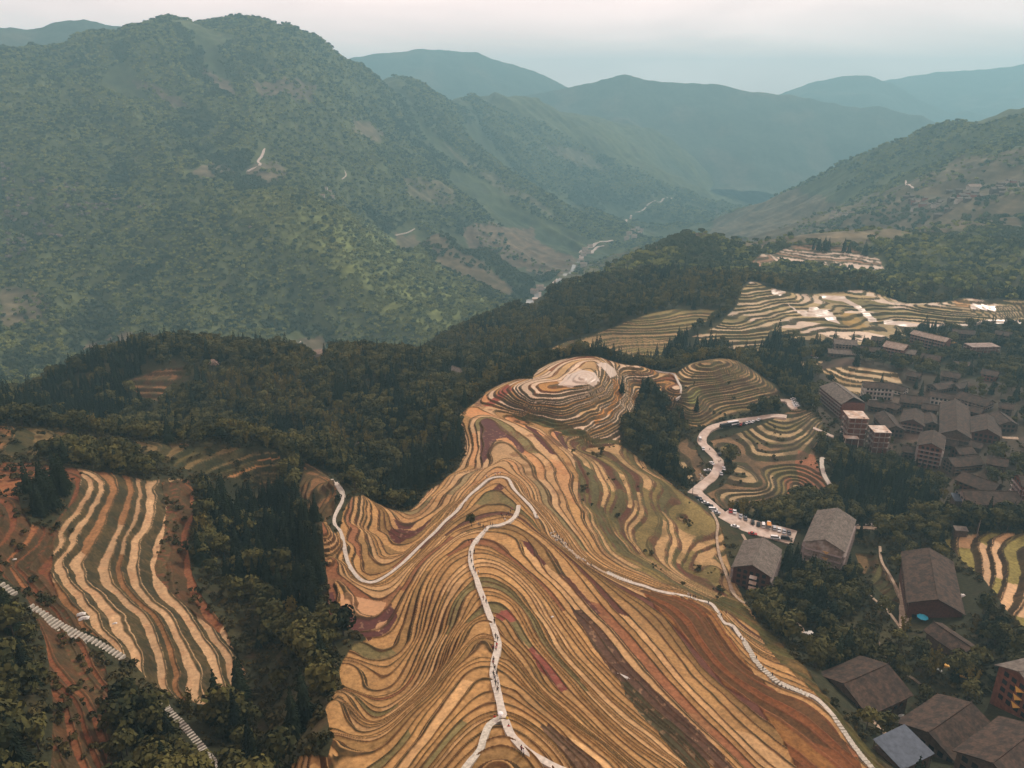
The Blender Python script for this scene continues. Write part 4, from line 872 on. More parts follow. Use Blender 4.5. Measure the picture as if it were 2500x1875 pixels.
def shed(C_, H, Lx, Ly, yaw, label, roof=M_METAL, tilt=.12, wall=M_BRN, name='shed', cat='shed'):
    x, y, z = hit(C_[0], C_[1], H); r = empty(name, (x, y, z+CZ), yaw); tag(r, label, cat)
    b = MB(); b.add([(-Lx/2,-Ly/2,H-tilt*Ly/2),(Lx/2,-Ly/2,H-tilt*Ly/2),(Lx/2,Ly/2,H+tilt*Ly/2),(-Lx/2,Ly/2,H+tilt*Ly/2)] + [(-Lx/2,-Ly/2,H-tilt*Ly/2-.12),(Lx/2,-Ly/2,H-tilt*Ly/2-.12),(Lx/2,Ly/2,H+tilt*Ly/2-.12),(-Lx/2,Ly/2,H+tilt*Ly/2-.12)],
        [(0,1,2,3),(7,6,5,4),(0,4,5,1),(1,5,6,2),(2,6,7,3),(3,7,4,0)]); b.build('roof', roof, r)
    b = MB()
    for i in (-1,1):
        for j in (-1,1): b.box(i*(Lx/2-.4)-.1, i*(Lx/2-.4)+.1, j*(Ly/2-.4)-.1, j*(Ly/2-.4)+.1, -4, H+j*tilt*Ly/2-.2)
    b.build('posts', M_BRN, r)
    b = MB(); b.box(-Lx/2+.6, Lx/2-.6, -Ly/2+.6, Ly/2-.6, -4, H-tilt*Ly/2-.3); b.build('wall', wall, r)
    KEEPOUT.append((x, y, max(Lx, Ly)*.7)); dr = math.hypot(x, y); KEEPOUT.append((x-x/dr*9, y-y/dr*9, max(Lx, Ly)*.6)); return r
def canopy_parts(r, L, W, H, He, st):
    b = MB(); b.lathe([(1.5,2.4),(.05,3.0)], 8, L/2+2.8, -W/2+2); b.lathe([(.04,-1),(.04,2.5)], 6, L/2+2.8, -W/2+2); b.build('parasol', M_BLUE, r)
def front_awn(r, L, W, H, He, st):
    for k in range(1, 4):
        b = MB(); b.add([(-L/2-1.5,-1.6,k*st-.3),(-L/2-1.5,1.6,k*st-.3),(-L/2-.05,1.2,k*st+.9),(-L/2-.05,-1.2,k*st+.9)], [(0,1,2,3),(3,2,1,0)]); 
    for k in range(1, 4):
        b = MB(); b.prism([(-L/2-2.2, -2.2+k*.2),(-L/2-.05,-2.6),(-L/2-.05,.6)], k*st+.2, k*st+.35); b.build('awning', M_YEL, r)
def porch_roofs(r, L, W, H, He, st):   # small pale lean-to roofs stepping down the gable
    for k in range(1, 4):
        b = MB(); b.add([(-L/2-1.5,-2.6,k*st-.1),(-L/2-1.5,.6,k*st-.1),(-L/2-.02,.6,k*st+.75),(-L/2-.02,-2.6,k*st+.75),(-L/2-1.5,-2.6,k*st-.2),(-L/2-1.5,.6,k*st-.2),(-L/2-.02,.6,k*st+.65),(-L/2-.02,-2.6,k*st+.65)],
            [(0,3,2,1),(4,5,6,7),(0,1,5,4),(1,2,6,5),(2,3,7,6),(3,0,4,7)]); b.build('porch_roof', M_SLAB, r)
h1 = house((1864,1314),(1837,1379), 16, 15, 'grey tiled guesthouse with red timber walls beside the car park', M_WOOD, M_TILE, 4, rh=3.6, balcony=(('f',1.2),('b',1.2)), extra=porch_roofs, kindname='guesthouse')
h2 = house((2045,1241),(2015,1317), 17, 17, 'tall grey guesthouse of bare concrete balconies, right of the car park', M_CONCL, M_TILE, 4, rh=3.8, balcony=(('f',1.6),('b',1.6),('l',1.8),('r',1.8)), extra=front_awn, kindname='guesthouse')
house((2033,930),(2088,972), 17, 17, 'long five-storey hotel with pale balcony rails and broad grey roof', M_RED, M_TILE, 5, rh=4.2, hip=.25, balcony=(('f',1.4),), kindname='hotel', cat='hotel')
house((2108,931),(2182,936), 11, 13, 'white plastered building with dark roof and strip windows behind the five-storey hotel', M_WHITE, M_TILED, 3, rh=2.6, balcony=(('f',1.0),), kindname='white_building', cat='building')
frame_block((2090,1012), 19, 13, 14, -.12, 'unfinished concrete tower with open floors and bright flat roof', 5, annex=(-4, 9, 5, 6.5))
frame_block((2148,1047), 15, 11, 12, -.08, 'lower unfinished concrete block with ragged pale roof slab', 4)
house((2165,832),(2216,842), 15, 15, 'red timber hotel of stacked roofs below the long orange hotel', M_RED, M_TILEL, 4, rh=3, balcony=(('f',1.2),), kindname='hotel', cat='hotel')
house((2190,848),(2238,856), 12, 11, 'red annex with skylight roof in front of the red hotel', M_RED, M_TILE, 3, rh=2, kindname='hotel', cat='hotel')
house((2232,806),(2318,826), 11, 14, 'long orange hotel with pale roof and rows of balconies under the terraces', M_RED, M_TILEL, 4, rh=2.2, balcony=(('f',1.2),), kindname='hotel', cat='hotel')
house((2036,827),(2092,831), 11, 10, 'grey concrete house with open upper floor, leftmost of the upper village', M_CONC, M_TILE, 3, kindname='village_house')
house((2022,851),(2090,856), 9, 6, 'low dark-roofed house in front of the grey open house', M_BRN, M_TILE, 2, kindname='village_house')
house((2096,845),(2150,849), 10, 7.5, 'low house with white lower wall beside the red hotel', M_WHITE, M_TILED, 2, kindname='village_house')
house((2325,803),(2380,807), 10, 10, 'dark house with a row of white windows at the top of the village', M_BRN, M_TILED, 3, kindname='village_house')
frame_block((2398,842), 9, 26, 13, .05, 'wide half-built brick and concrete frame on the upper right', 3, roofmat=M_CONC)
shed((2352,888), 5, 15, 8, -.25, 'open shed with a white sheet on its dark roof', roof=M_TILED)
house((2276,938),(2322,930), 10, 7, 'small dark house among trees above the yellow-walled house', M_BRN, M_TILED, 2, kindname='village_house')
house((2330,938),(2364,931), 8, 6, 'small tiled house right of the small dark house among trees', M_BRN, M_TILED, 2, kindname='village_house')
house((2272,955),(2330,964), 9, 9, 'house with pale yellow plaster wall lit under a dark eave', M_WHITE, M_TILED, 2, kindname='village_house')
house((2345,955),(2422,977), 13, 10, 'long grey house with square windows behind the large ridge roof', M_CONC, M_TILED, 3, kindname='village_house')
house((2200,962),(2268,970), 14, 8, 'broad dark-roofed timber house in the middle of the village', M_BRN, M_TILED, 2, kindname='village_house')
house((2236,997),(2229,1024), 14, 10, 'gabled timber house with open gallery facing the slope', M_WOOD, M_TILED, 3, balcony=(('l',1.2),('r',1.2)), kindname='village_house')
house((2270,1006),(2278,1030), 9, 8, 'narrow timber house squeezed beside the open-gallery house', M_BRN, M_TILED, 2, kindname='village_house')
house((2334,976),(2336,1050), 17, 12, 'largest timber house with a double-stepped ridge roof', M_BRN, M_TILED, 3, balcony=(('l',1.2),), kindname='village_house')
house((2409,1010),(2411,1048), 16, 10, 'square timber house right of the largest ridge roof', M_WOOD, M_TILED, 2, kindname='village_house')
house((2438,1003),(2468,1028), 11, 9, 'dark-roofed house behind the square timber house, near the rubble track', M_BRN, M_TILED, 2, kindname='village_house')
house((2280,1050),(2274,1082), 13, 17, 'tall timber guesthouse with many gallery floors above the dark trees', M_RED, M_TILED, 5, rh=3, balcony=(('l',1.4),('f',1.2),('b',1.2)), kindname='guesthouse')
house((2158,1003),(2188,1040), 12, 9, 'brown-roofed house just right of the two unfinished blocks', M_BRN, M_TILED, 2, kindname='village_house')
house((2122,977),(2166,985), 9, 7, 'low brown house below the white building', M_BRN, M_TILED, 2, kindname='village_house')
house((2170,980),(2200,990), 9, 7, 'small brown house right of the low brown house', M_BRN, M_TILED, 2, kindname='village_house')
house((2185,938),(2215,946), 9, 6, 'little house with a white gable strip beside the white building', M_WHITE, M_TILED, 2, kindname='village_house')
house((2315,1118),(2388,1112), 11, 9, 'long low timber house on stilts below the tall gallery guesthouse', M_BRN, M_TILED, 3, balcony=(('f',1.2),), kindname='village_house')
house((2352,1150),(2440,1182), 13, 9, 'wide shaded roof among the dark trees on the right', M_WOOD, M_TILED, 2, kindname='village_house')
house((2300,1068),(2340,1076), 9, 6, 'small lean roof below the largest timber house', M_BRN, M_TILED, 2, kindname='village_house')
house((2370,1075),(2400,1082), 8, 6, 'tiny brown house below the square timber house', M_BRN, M_TILED, 2, kindname='village_house')
house((2350,1196),(2482,1200), 15, 10, 'very long house with a straight dark roof and grey brick wall', M_CONC, M_TILED, 3, kindname='timber_house')
shed((2348,1214), 7, 9, 6, -.1, 'blue-grey metal roof leaning beside the very long house', roof=M_METAL, tilt=.3)
house((2488,1160),(2540,1165), 12, 14, 'balconied timber guesthouse cut by the right edge, higher one', M_RED, M_TILED, 4, balcony=(('l',1.2),('f',1.2)), kindname='guesthouse')
house((2268,1338),(2290,1462), 19, 12, 'big dark guesthouse with red front between two footpaths', M_WOOD, M_TILED, 3, rh=4.2, kindname='guesthouse')
shed((2346,1290), 4, 6, 4, -.2, 'little grey shelter at the head of the flooded terraces', roof=M_TILE)
house((2282,1520),(2372,1580), 8.5, 6, 'narrow barn with a plain dark roof below the big dark guesthouse', M_BRN, M_TILED, 2, rh=1.8, win=False, kindname='barn', cat='barn')
house((2060,1668),(2166,1622), 19, 9, 'large dark barn roof beside the orange grass slope', M_BRN, M_TILED, 2, rh=4, kindname='barn', cat='barn')
shed((2206,1822), 5, 13, 10, .45, 'plain blue-grey metal roof at the lower edge', roof=M_METAL, tilt=.18)
house((2268,1787),(2370,1716), 18, 10, 'large dark house with ridge slanting to the upper right, right of the metal roof', M_BRN, M_TILED, 2, rh=4, kindname='timber_house')
house((2425,1862),(2535,1775), 18, 10, 'dark house filling the bottom right corner', M_BRN, M_TILED, 2, rh=4, kindname='timber_house')
house((2490,1640),(2580,1618), 14, 15, 'red timber guesthouse with yellow awnings at the right edge', M_RED, M_TILE, 4, rh=3.4, balcony=(('f',1.4),), extra=front_awn, kindname='guesthouse')
for A_, B_, W_, H_, wm_, lb_ in [
 ((2252,984),(2292,990),9,8,M_BRN,'brown house wedged behind the open-gallery house'),((2372,990),(2402,998),9,9,M_WOOD,'red-brown house between the largest timber house and the grey one'),
 ((2440,982),(2476,988),9,8,M_BRN,'house at the right end of the village below the wooded bank'),((2205,1086),(2238,1092),9,7,M_BRN,'low house left of the tall gallery guesthouse, half in trees'),
 ((2332,1092),(2372,1090),9,8,M_WOOD,'house directly under the largest timber house'),((2412,1112),(2462,1122),10,9,M_BRN,'house on the shaded terrace at the far right of the village'),
 ((2252,862),(2298,870),11,11,M_RED,'red hotel among trees below the long orange hotel'),((2130,820),(2162,825),9,9,M_CONC,'grey house between the grey open house and the red hotel'),
 ((2432,806),(2472,812),10,10,M_BRN,'dark house at the upper right end of the upper village'),((2300,905),(2345,912),10,7,M_BRN,'dark-roofed house below the shed with the white sheet'),
 ((2400,900),(2440,908),10,8,M_RED,'red-walled house right of the shed with the white sheet'),((2218,905),(2250,912),9,7,M_BRN,'house among trees above the white plastered building')]:
    house(A_, B_, W_, H_, lb_, wm_, M_TILED, 2 if H_ < 9 else 3, kindname='village_house')
house((1105,893),(1140,905), 8, 5, 'lone grey-roofed house on the wooded saddle', M_BRN, M_TILE, 1, win=False, kindname='village_house')
# settlements far off
def far_house(px_, s, label, wallm, roofm, grp):
    x, y, z = hit(*px_); r = empty('far_house', (x, y, z+CZ), random.uniform(-.5,.6)); tag(r, label, 'house', grp)
    b = MB(); b.box(-s, s, -s*.6, s*.6, -5, s*.9); b.build('wall', wallm, r)
    b = MB(); b.add([(-s*1.1,-s*.7,s*.9),(s*1.1,-s*.7,s*.9),(s*1.1,s*.7,s*.9),(-s*1.1,s*.7,s*.9),(-s*1.1,0,s*1.35),(s*1.1,0,s*1.35)], [(0,1,5,4),(2,3,4,5),(0,4,3),(1,2,5),(3,2,1,0)]); b.build('roof', roofm, r)
    KEEPOUT.append((x, y, s*2.2))
random.seed(11)
far_wall = mat('far_pale_wall', (.42,.36,.31), .85, .2, .2); far_red = mat('far_red_wall', (.25,.10,.07), .85, .2, .2)
for i in range(44):
    t = random.random(); X = 2205 + t*300; Y = 492 - t*28 + random.gauss(0, 10) + 14*math.sin(t*5)
    far_house((X, Y), random.uniform(4.5, 7.5), 'small house of the dim village high on the far right slope', far_wall if random.random() < .3 else (far_red if random.random() < .25 else M_BRN), M_TILE, 'houses of the village on the far right slope')
far_house((2375,468), 12, 'big pale building standing out in the village on the far right slope', far_wall, M_TILEL, None)
for X, Y in ((2035,520),(2050,524),(2062,527),(2075,522),(2030,532)):
    far_house((X, Y), 5.5, 'house in the small hamlet halfway down the far right slope', far_wall, M_TILE, 'hamlet halfway down the far right slope')
for X, Y in ((1428,612),(1436,618),(1424,624),(1545,566),(1555,560),(1560,572),(1548,580),(1530,585),(1418,640),(1425,650),(1305,716),(1318,706),(1440,605),(1536,573),(1565,565)):
    far_house((X, Y), 9, 'pale house by the river in the deep valley', far_wall, M_TILEL, 'houses along the river')
for X, Y in ((795,462),(805,470),(788,480),(812,482)):
    far_house((X, Y), 5, 'tiny farmhouse on the middle slope of the big left mountain', far_wall, M_TILEL, 'farmhouses on the left mountain')
for X, Y in ((775,868),(783,873)):
    far_house((X, Y), 4, 'farmhouse in the valley just behind the wooded hill', far_wall, M_TILEL, 'farmhouses behind the wooded hill')
print('houses', round(time.time()-T0,1))

# ------------------------------------------------------------------ trees
L_FIR = leaf_mat('fir_needles', (.006,.010,.006), (.020,.028,.011), .05)
L_BROAD = leaf_mat('broad_leaves', (.007,.012,.005), (.100,.088,.024), .045)
L_BAMB = leaf_mat('bamboo_leaves', (.075,.068,.018), (.20,.155,.042), .06)
L_GOLD = leaf_mat('golden_blossom', (.26,.14,.04), (.42,.24,.08), .2)
L_BLOOM = leaf_mat('pale_blossom', (.20,.13,.10), (.36,.25,.19), .2)
L_FAR = leaf_mat('far_canopy', (.034,.048,.022), (.082,.090,.034), .010)
L_FARLIT = leaf_mat('far_canopy_lit', (.110,.130,.036), (.230,.230,.062), .012)  # far crowns on lit spurs: the light is painted into the leaf colour
L_FARP = leaf_mat('far_blossom', (.11,.085,.07), (.24,.19,.16), .05)
L_BUSH = leaf_mat('scrub_leaves', (.018,.022,.009), (.080,.062,.021), .07)
M_BARK = mat('bark', (.06,.045,.032), .95, .3, 3)
def quad(V, Fc, c, u, v):
    k = len(V); V += [c-u-v, c+u-v*.7, c+u*.6+v, c-u*.7+v*1.1]; Fc.append((k,k+1,k+2,k+3))
def rv(r): return Vector((r.gauss(0,1), r.gauss(0,1), r.gauss(0,1))).normalized()
def conifer_crown(seed, h=12.0, rad=2.3, tiers=13):
    r = random.Random(seed); V = []; Fc = []
    for t in range(tiers):
        q = t/(tiers-1); z = 1.2+(h-1.4)*q; R_ = rad*(1-q)**.85*r.uniform(.85,1.15)+.12; n_ = max(4, int(11-6*q))
        for k in range(n_):
            a = 2*PI*(k+r.random()*.7)/n_ + t; d = Vector((math.cos(a), math.sin(a), 0)); s = Vector((-d.y, d.x, 0))
            l = R_*r.uniform(.7,1.15); w_ = .42*(1-.5*q)+.12
            a0 = Vector((0,0,z+.35)); a1 = d*l*.55+Vector((0,0,z+.15)); a2 = d*l+Vector((0,0,z-.55*(1-q)-.1))
            k0 = len(V); V += [a0+s*.05, a1+s*w_, a2+s*w_*.25, a2-s*w_*.25, a1-s*w_, a0-s*.05]; Fc += [(k0,k0+1,k0+4,k0+5),(k0+1,k0+2,k0+3,k0+4)]
            k0 = len(V); V += [a1+Vector((0,0,.3)), a1-d*.1+s*w_*.3-Vector((0,0,.55)), a2-Vector((0,0,.35)), a2+Vector((0,0,.1))]; Fc.append((k0,k0+1,k0+2,k0+3))
    k0 = len(V); V += [Vector((.18,0,h-1)), Vector((-.1,.15,h-1)), Vector((-.1,-.15,h-1)), Vector((0,0,h+.6))]; Fc += [(k0,k0+1,k0+3),(k0+1,k0+2,k0+3),(k0+2,k0,k0+3)]
    return V, Fc
def broad_crown(seed, h=9.0, rad=3.4, leaves=330, flat=1.0, leaf=.55):
    r = random.Random(seed); V = []; Fc = []; lobes = []
    for k in range(8):
        a = r.random()*2*PI; d = rad*.58*math.sqrt(r.random()); lobes.append((Vector((math.cos(a)*d, math.sin(a)*d, h*.62+r.uniform(-.18,.24)*h)), rad*r.uniform(.38,.62)))
    lobes.append((Vector((0,0,h*.78)), rad*.5))
    for k in range(leaves):
        c, R_ = lobes[k % len(lobes)]; n_ = rv(r)
        if n_.z < -.35: n_.z *= -.6; n_.normalize()
        p = c + Vector((n_.x*R_, n_.y*R_, n_.z*R_*.8*flat))*r.uniform(.78,1.08)
        t = n_.cross(rv(r)).normalized(); b = n_.cross(t); n2 = (n_+rv(r)*.55).normalized(); t = n2.cross(b).normalized(); b = n2.cross(t)
        s = leaf*r.uniform(.55,1.25); quad(V, Fc, p, t*s, b*s*.8)
    return V, Fc
def bamboo_crown(seed, h=9.0):
    r = random.Random(seed); V = []; Fc = []
    for k in range(15):
        a = r.random()*2*PI; lean = r.uniform(.6,2.6); hh = h*r.uniform(.75,1.1); d = Vector((math.cos(a), math.sin(a), 0)); s = Vector((-d.y,d.x,0))
        for q in range(9):
            t = .30+.70*q/8; p = d*(.4+lean*t**2.4)+Vector((0,0,hh*(t-.10*t**4*lean*.5)))
            for _ in range(2):
                w_ = .50*(1-.5*abs(t-.65))*r.uniform(.6,1.2); u = (s*r.uniform(-1,1)+d*r.uniform(-.4,1)+Vector((0,0,-.3))).normalized()
                quad(V, Fc, p+rv(r)*.3, u*w_, (Vector((0,0,1))+rv(r)*.5).normalized()*w_*.7)
    return V, Fc
def trunk_mesh(h, r0, seed=0, limbs=3):
    b = MB(); n_ = 6; r = random.Random(seed); prof = [(r0*1.25,-1.5),(r0,.3),(r0*.7,h*.5),(r0*.25,h)]; b.lathe(prof, n_)
    for k in range(limbs):
        a = r.random()*2*PI; z0 = h*r.uniform(.35,.6); l = h*.32; b.bar((0,0,z0), (math.cos(a)*l, math.sin(a)*l, z0+l*.8), r0*.5)
    return b
def mk(name, V, Fc, m):
    me = bpy.data.meshes.new(name); me.from_pydata([tuple(v) for v in V], [], Fc); me.materials.append(m); return me
PROTO = {}
for k in range(4): PROTO['fir', k] = (mk('crown', *conifer_crown(k+1, 12+k*.8, 2.1+.25*k), L_FIR), None, 11.0, .17, 0)
for k in range(5): PROTO['broad', k] = (mk('crown', *broad_crown(20+k, 8.0+k*.7, 3.3+.3*k), L_BROAD), None, 6.2, .24, 4)
for k in range(3): PROTO['bamboo', k] = (mk('crown', *bamboo_crown(40+k, 8.5+k), L_BAMB), None, 6.5, .10, 2)
PROTO['gold', 0] = (mk('crown', *broad_crown(60, 8, 3.4), L_GOLD), None, 5.8, .22, 4)
PROTO['bloom', 0] = (mk('crown', *broad_crown(61, 9, 4.2), L_BLOOM), None, 6.5, .26, 4)
for k in list(PROTO):
    cr_, _, th, tr, nl = PROTO[k]; b = trunk_mesh(th, tr, k[1], nl); me = bpy.data.meshes.new('trunk'); me.from_pydata(b.v, [], b.f); me.materials.append(M_BARK); PROTO[k] = (cr_, me)
def joined(name, a, b):
    """one low mesh per tree kind for the mass of the woods"""
    v = [tuple(q.co) for q in a.vertices]; n_ = len(v); v += [tuple(q.co) for q in b.vertices]
    f = [tuple(p.vertices) for p in a.polygons]; m_ = len(f); f += [tuple(i+n_ for i in p.vertices) for p in b.polygons]
    me = bpy.data.meshes.new(name); me.from_pydata(v, [], f); me.materials.append(a.materials[0]); me.materials.append(b.materials[0])
    me.polygons.foreach_set('material_index', [0]*m_ + [1]*(len(f)-m_)); return me
def low_crown(seed, rad, h, leaves, m, leaf):
    return mk('canopy', *broad_crown(seed, h, rad, leaves, .9, leaf), m)

# where woods grow
KO = np.array(KEEPOUT); KOr = KO[:,2]
def near_keep(x, y, grow=0.0):
    out = np.zeros(len(x), bool)
    for i in range(0, len(x), 4000):
        s = slice(i, i+4000)
        out[s] = (((x[s][:,None]-KO[:,0])**2 + (y[s][:,None]-KO[:,1])**2) < (KOr+grow)**2).any(1)
    return out
def areas(L_): return [outline(p, rm) for rm, p in L_]
FIRW = areas([(700,[(-60,960),(100,900),(260,850),(300,880),(290,930),(330,1000),(280,1050),(0,1020),(-60,1020)]), (420,[(440,1110),(560,1100),(660,1120),(740,1230),(780,1290),(790,1420),(760,1520),(700,1480),(620,1430),(540,1330),(480,1230)]),
    (420,[(60,1180),(150,1165),(180,1200),(150,1260),(90,1290),(60,1250)]), (760,[(1830,795),(1880,810),(1930,840),(1960,900),(1970,960),(1930,950),(1860,900),(1830,850)]),
    (480,[(1010,1120),(1125,1050),(1130,1100),(1100,1150),(1040,1195),(980,1235),(900,1225),(940,1180)]), (1400,[(1640,680),(1640,650),(1700,600),(1860,600),(1850,650)]), (1400,[(2150,620),(2600,640),(2600,690),(2200,700)]),
    (480,[(2010,1200),(2100,1130),(2250,1140),(2300,1250),(2200,1280),(2050,1240)]), (360,[(550,1560),(640,1560),(650,1700),(600,1760),(540,1700)])])
BAMW = areas([(640,[(640,900),(760,930),(860,1010),(930,1060),(900,1130),(860,1110),(760,1060),(640,1010),(560,1000),(500,960)]), (1300,[(1640,700),(1720,650),(1830,690),(1780,740),(1660,745),(1560,740)]), (1000,[(1060,840),(1180,810),(1350,790),(1340,850),(1200,870),(1080,870)])])
OPENW = areas([(420,[(545,1480),(600,1420),(680,1560),(760,1640),(800,1800),(760,1900),(560,1900),(600,1750),(590,1620)]), (420,[(540,1350),(640,1500),(560,1560),(500,1480),(470,1400)]), (420,[(250,1620),(330,1650),(350,1720),(270,1720)]),
    (400,[(1930,1330),(2080,1320),(2230,1300),(2260,1340),(2100,1345),(1960,1380)]), (380,[(2010,1480),(2180,1480),(2200,1560),(2060,1560)]), (380,[(2330,1500),(2500,1520),(2500,1580),(2340,1560)]), (440,[(788,1290),(830,1300),(850,1370),(870,1410),(850,1470),(800,1430)]),
    (420,[(780,1140),(850,1180),(830,1290),(790,1280)]),(400,[(1735,1260),(1810,1310),(1800,1400),(1770,1440)])])
def any_in(Ws, x, y):
    m = np.zeros(len(x), bool)
    for W in Ws: m |= inside(W, x, y)
    return m
def visible(x, y, z, tol=6.0):
    """is this ground in the frame (with a margin for a step aside) and not behind a hill"""
    d = y*cp - z*sp; X = x/d; Y = (y*sp + z*cp)/d
    ok = (d > 5) & (np.abs(X) < .80) & (Y > -.62) & (Y < .60)
    idx = np.where(ok)[0]
    if len(idx):
        xs, ys, zs = x[idx], y[idx], z[idx]; r = np.hypot(xs, ys); blocked = np.zeros(len(idx), bool); tl = tol + r*.006
        for t in np.linspace(.12, .985, 44):
            zz = samp(np.arctan2(xs, ys), np.log(r*t)); blocked |= zz > zs*t + tl*1.0
        ok[idx] &= ~blocked
    return ok
def scatter(r0, r1, spacing, seed, a=.78):
    g = np.random.default_rng(seed); n_ = int(a*(r1*r1-r0*r0)/spacing**2)
    r = np.sqrt(g.random(n_)*(r1*r1-r0*r0)+r0*r0); u = (g.random(n_)*2-1)*a
    return r*np.sin(u), r*np.cos(u), g
TREES = []     # x, y, z, kind, variant, scale, rot
def wood(r0, r1, spacing, seed):
    x, y, g = scatter(r0, r1, spacing, seed); z = smooth_z(x, y)
    k = visible(x, y, z, 14.0); x, y, z = x[k], y[k], z[k]
    zn = zone_of(x, y); k = (zn == SCRUB) | (zn == VILL); x, y, z, zn = x[k], y[k], z[k], zn[k]
    # terraces keep a clear edge, facing edges more so
    e = np.zeros(len(x), bool); rad = np.hypot(x, y)
    for dx, dy in ((2.2,0),(-2.2,0),(0,2.2)):
        q = zone_of(x+dx, y+dy); e |= (q != SCRUB) & (q != VILL)
    for k_ in (7, 14, 20):
        q = zone_of(x*(1+k_/rad), y*(1+k_/rad)); e |= ((q != SCRUB) & (q != VILL)) if k_ == 7 else (q == EAST) | (((q == HEDGE) | (q == PATCH) | (q == SMALL)) & (k_ == 14))
    k = ~e & ~near_keep(x, y, 1.5); x, y, z, zn = x[k], y[k], z[k], zn[k]
    op = any_in(OPENW, x, y); n_ = fbm(x/30, y/30, 3, 111); m = fbm(x/55, y/55, 3, 113); rnd = g.random(len(x))
    k = ~(op & (rnd > .10)) & ~((zn == VILL) & (rnd > .25)) & (n_ > -.62); x, y, z, zn, n_, m, rnd = x[k], y[k], z[k], zn[k], n_[k], m[k], rnd[k]
    fir = any_in(FIRW, x, y); bam = any_in(BAMW, x, y); r2 = g.random(len(x))
    kind = np.where(fir, np.where(r2 < .88, 0, 1), np.where(bam, np.where(r2 < .55, 2, np.where(r2 < .9, 1, 0)), np.where((m > .22) & (r2 < .8), 0, np.where((m < -.25) & (r2 < .5), 2, np.where(r2 < .14, 0, 1)))))
    for i in range(len(x)):
        TREES.append((x[i], y[i], z[i], int(kind[i]), int(g.integers(0, 60)), .62+.62*g.random() if kind[i] else .6+.7*g.random(), g.random()*2*PI))
wood(60, 420, 4.3, 1); wood(420, 700, 4.9, 2); wood(700, 1000, 6.0, 3)
def lone(px_, kind, var, sc, rm=1500):
    x, y, z = hit(*px_); TREES.append((x, y, z, kind, var, sc, 1.0+px_[0]))
print('trees', len(TREES), round(time.time()-T0,1))
KN = ('fir','broad','bamboo'); NV_ = {'fir':4,'broad':5,'bamboo':3}
LAB = {'fir':('fir_tree','dark pointed fir crowded in the wood','fir tree','dark firs of the near woods'),
       'broad':('broadleaf_tree','round-crowned dark green tree of the near woods','tree','broadleaf trees of the near woods'),
       'bamboo':('bamboo_clump','feathery yellow-green bamboo clump on the wooded hill','bamboo','bamboo clumps of the wooded hills')}
def tree_obj(kind, k, x, y, z, sc, rot, name, label, cat, group=None):
    cr_, tr_ = PROTO[kind, k]; r = empty(name, (x, y, z+CZ-.2), rot); r.scale = (sc, sc, sc); tag(r, label, cat, group)
    for nm, me in (('crown', cr_), ('trunk', tr_)):
        o = bpy.data.objects.new(nm, me); COL.objects.link(o); o.parent = r
    return r
rest = []
order = sorted(TREES, key=lambda t: math.hypot(t[0], t[1])/ (1.3*t[5])); cnt = {0:0,1:0,2:0}
for t in order:
    d = t[1]*cp - t[2]*sp; X = t[0]/d; Y = (t[1]*sp + t[2]*cp)/d; inn = abs(X) < .685 and abs(Y) < .515
    kd = t[3]; kind = KN[kd]
    if inn and cnt[kd] < 300:
        cnt[kd] += 1; nm, lb, ct, gp = LAB[kind]; tree_obj(kind, t[4] % NV_[kind], t[0], t[1], t[2], t[5], t[6], nm, lb, ct, gp)
    else: rest.append(t)
def instancer(name, pts, meshes, label_kind='stuff'):
    """a wood too large to count: one object"""
    col = bpy.data.collections.new(name+'_kinds')
    for i, me in enumerate(meshes): o = bpy.data.objects.new('%s_kind_%02d' % (name, i), me); col.objects.link(o)
    me = bpy.data.meshes.new(name); me.vertices.add(len(pts)); me.vertices.foreach_set('co', pts[:, :3].astype(np.float32).ravel())
    for an, tp, col_ in (('kind_index','INT',3),('size','FLOAT',4),('turn','FLOAT',5)):
        a = me.attributes.new(an, tp, 'POINT'); a.data.foreach_set('value', pts[:, col_].astype(np.int32 if tp == 'INT' else np.float32))
    o = link_mesh(name, me); tag(o, kind='stuff')
    ng = bpy.data.node_groups.new(name+'_scatter', 'GeometryNodeTree'); ng.interface.new_socket('Geometry', in_out='INPUT', socket_type='NodeSocketGeometry'); ng.interface.new_socket('Geometry', in_out='OUTPUT', socket_type='NodeSocketGeometry')
    N_, L_ = ng.nodes, ng.links; gi = N_.new('NodeGroupInput'); go = N_.new('NodeGroupOutput'); ip = N_.new('GeometryNodeInstanceOnPoints'); ci = N_.new('GeometryNodeCollectionInfo')
    ci.inputs['Collection'].default_value = col; ci.inputs['Separate Children'].default_value = True; ci.inputs['Reset Children'].default_value = True
    ip.inputs['Pick Instance'].default_value = True
    def na(nm, tp):
        q = N_.new('GeometryNodeInputNamedAttribute'); q.data_type = tp; q.inputs['Name'].default_value = nm; return q.outputs['Attribute']
    cx = N_.new('ShaderNodeCombineXYZ'); L_.new(na('turn','FLOAT'), cx.inputs['Z'])
    cs = N_.new('ShaderNodeCombineXYZ'); sz = na('size','FLOAT')
    for q in 'XYZ': L_.new(sz, cs.inputs[q])
    L_.new(gi.outputs[0], ip.inputs['Points']); L_.new(ci.outputs[0], ip.inputs['Instance']); L_.new(na('kind_index','INT'), ip.inputs['Instance Index'])
    L_.new(cx.outputs[0], ip.inputs['Rotation']); L_.new(cs.outputs[0], ip.inputs['Scale']); L_.new(ip.outputs[0], go.inputs[0])
    o.modifiers.new('scatter', 'NODES').node_group = ng
    return o
WM = []; OFF = {}
for kd, kind in enumerate(KN):
    OFF[kd] = len(WM)
    for k in range(NV_[kind]): WM.append(joined('whole_'+kind, *PROTO[kind, k]))
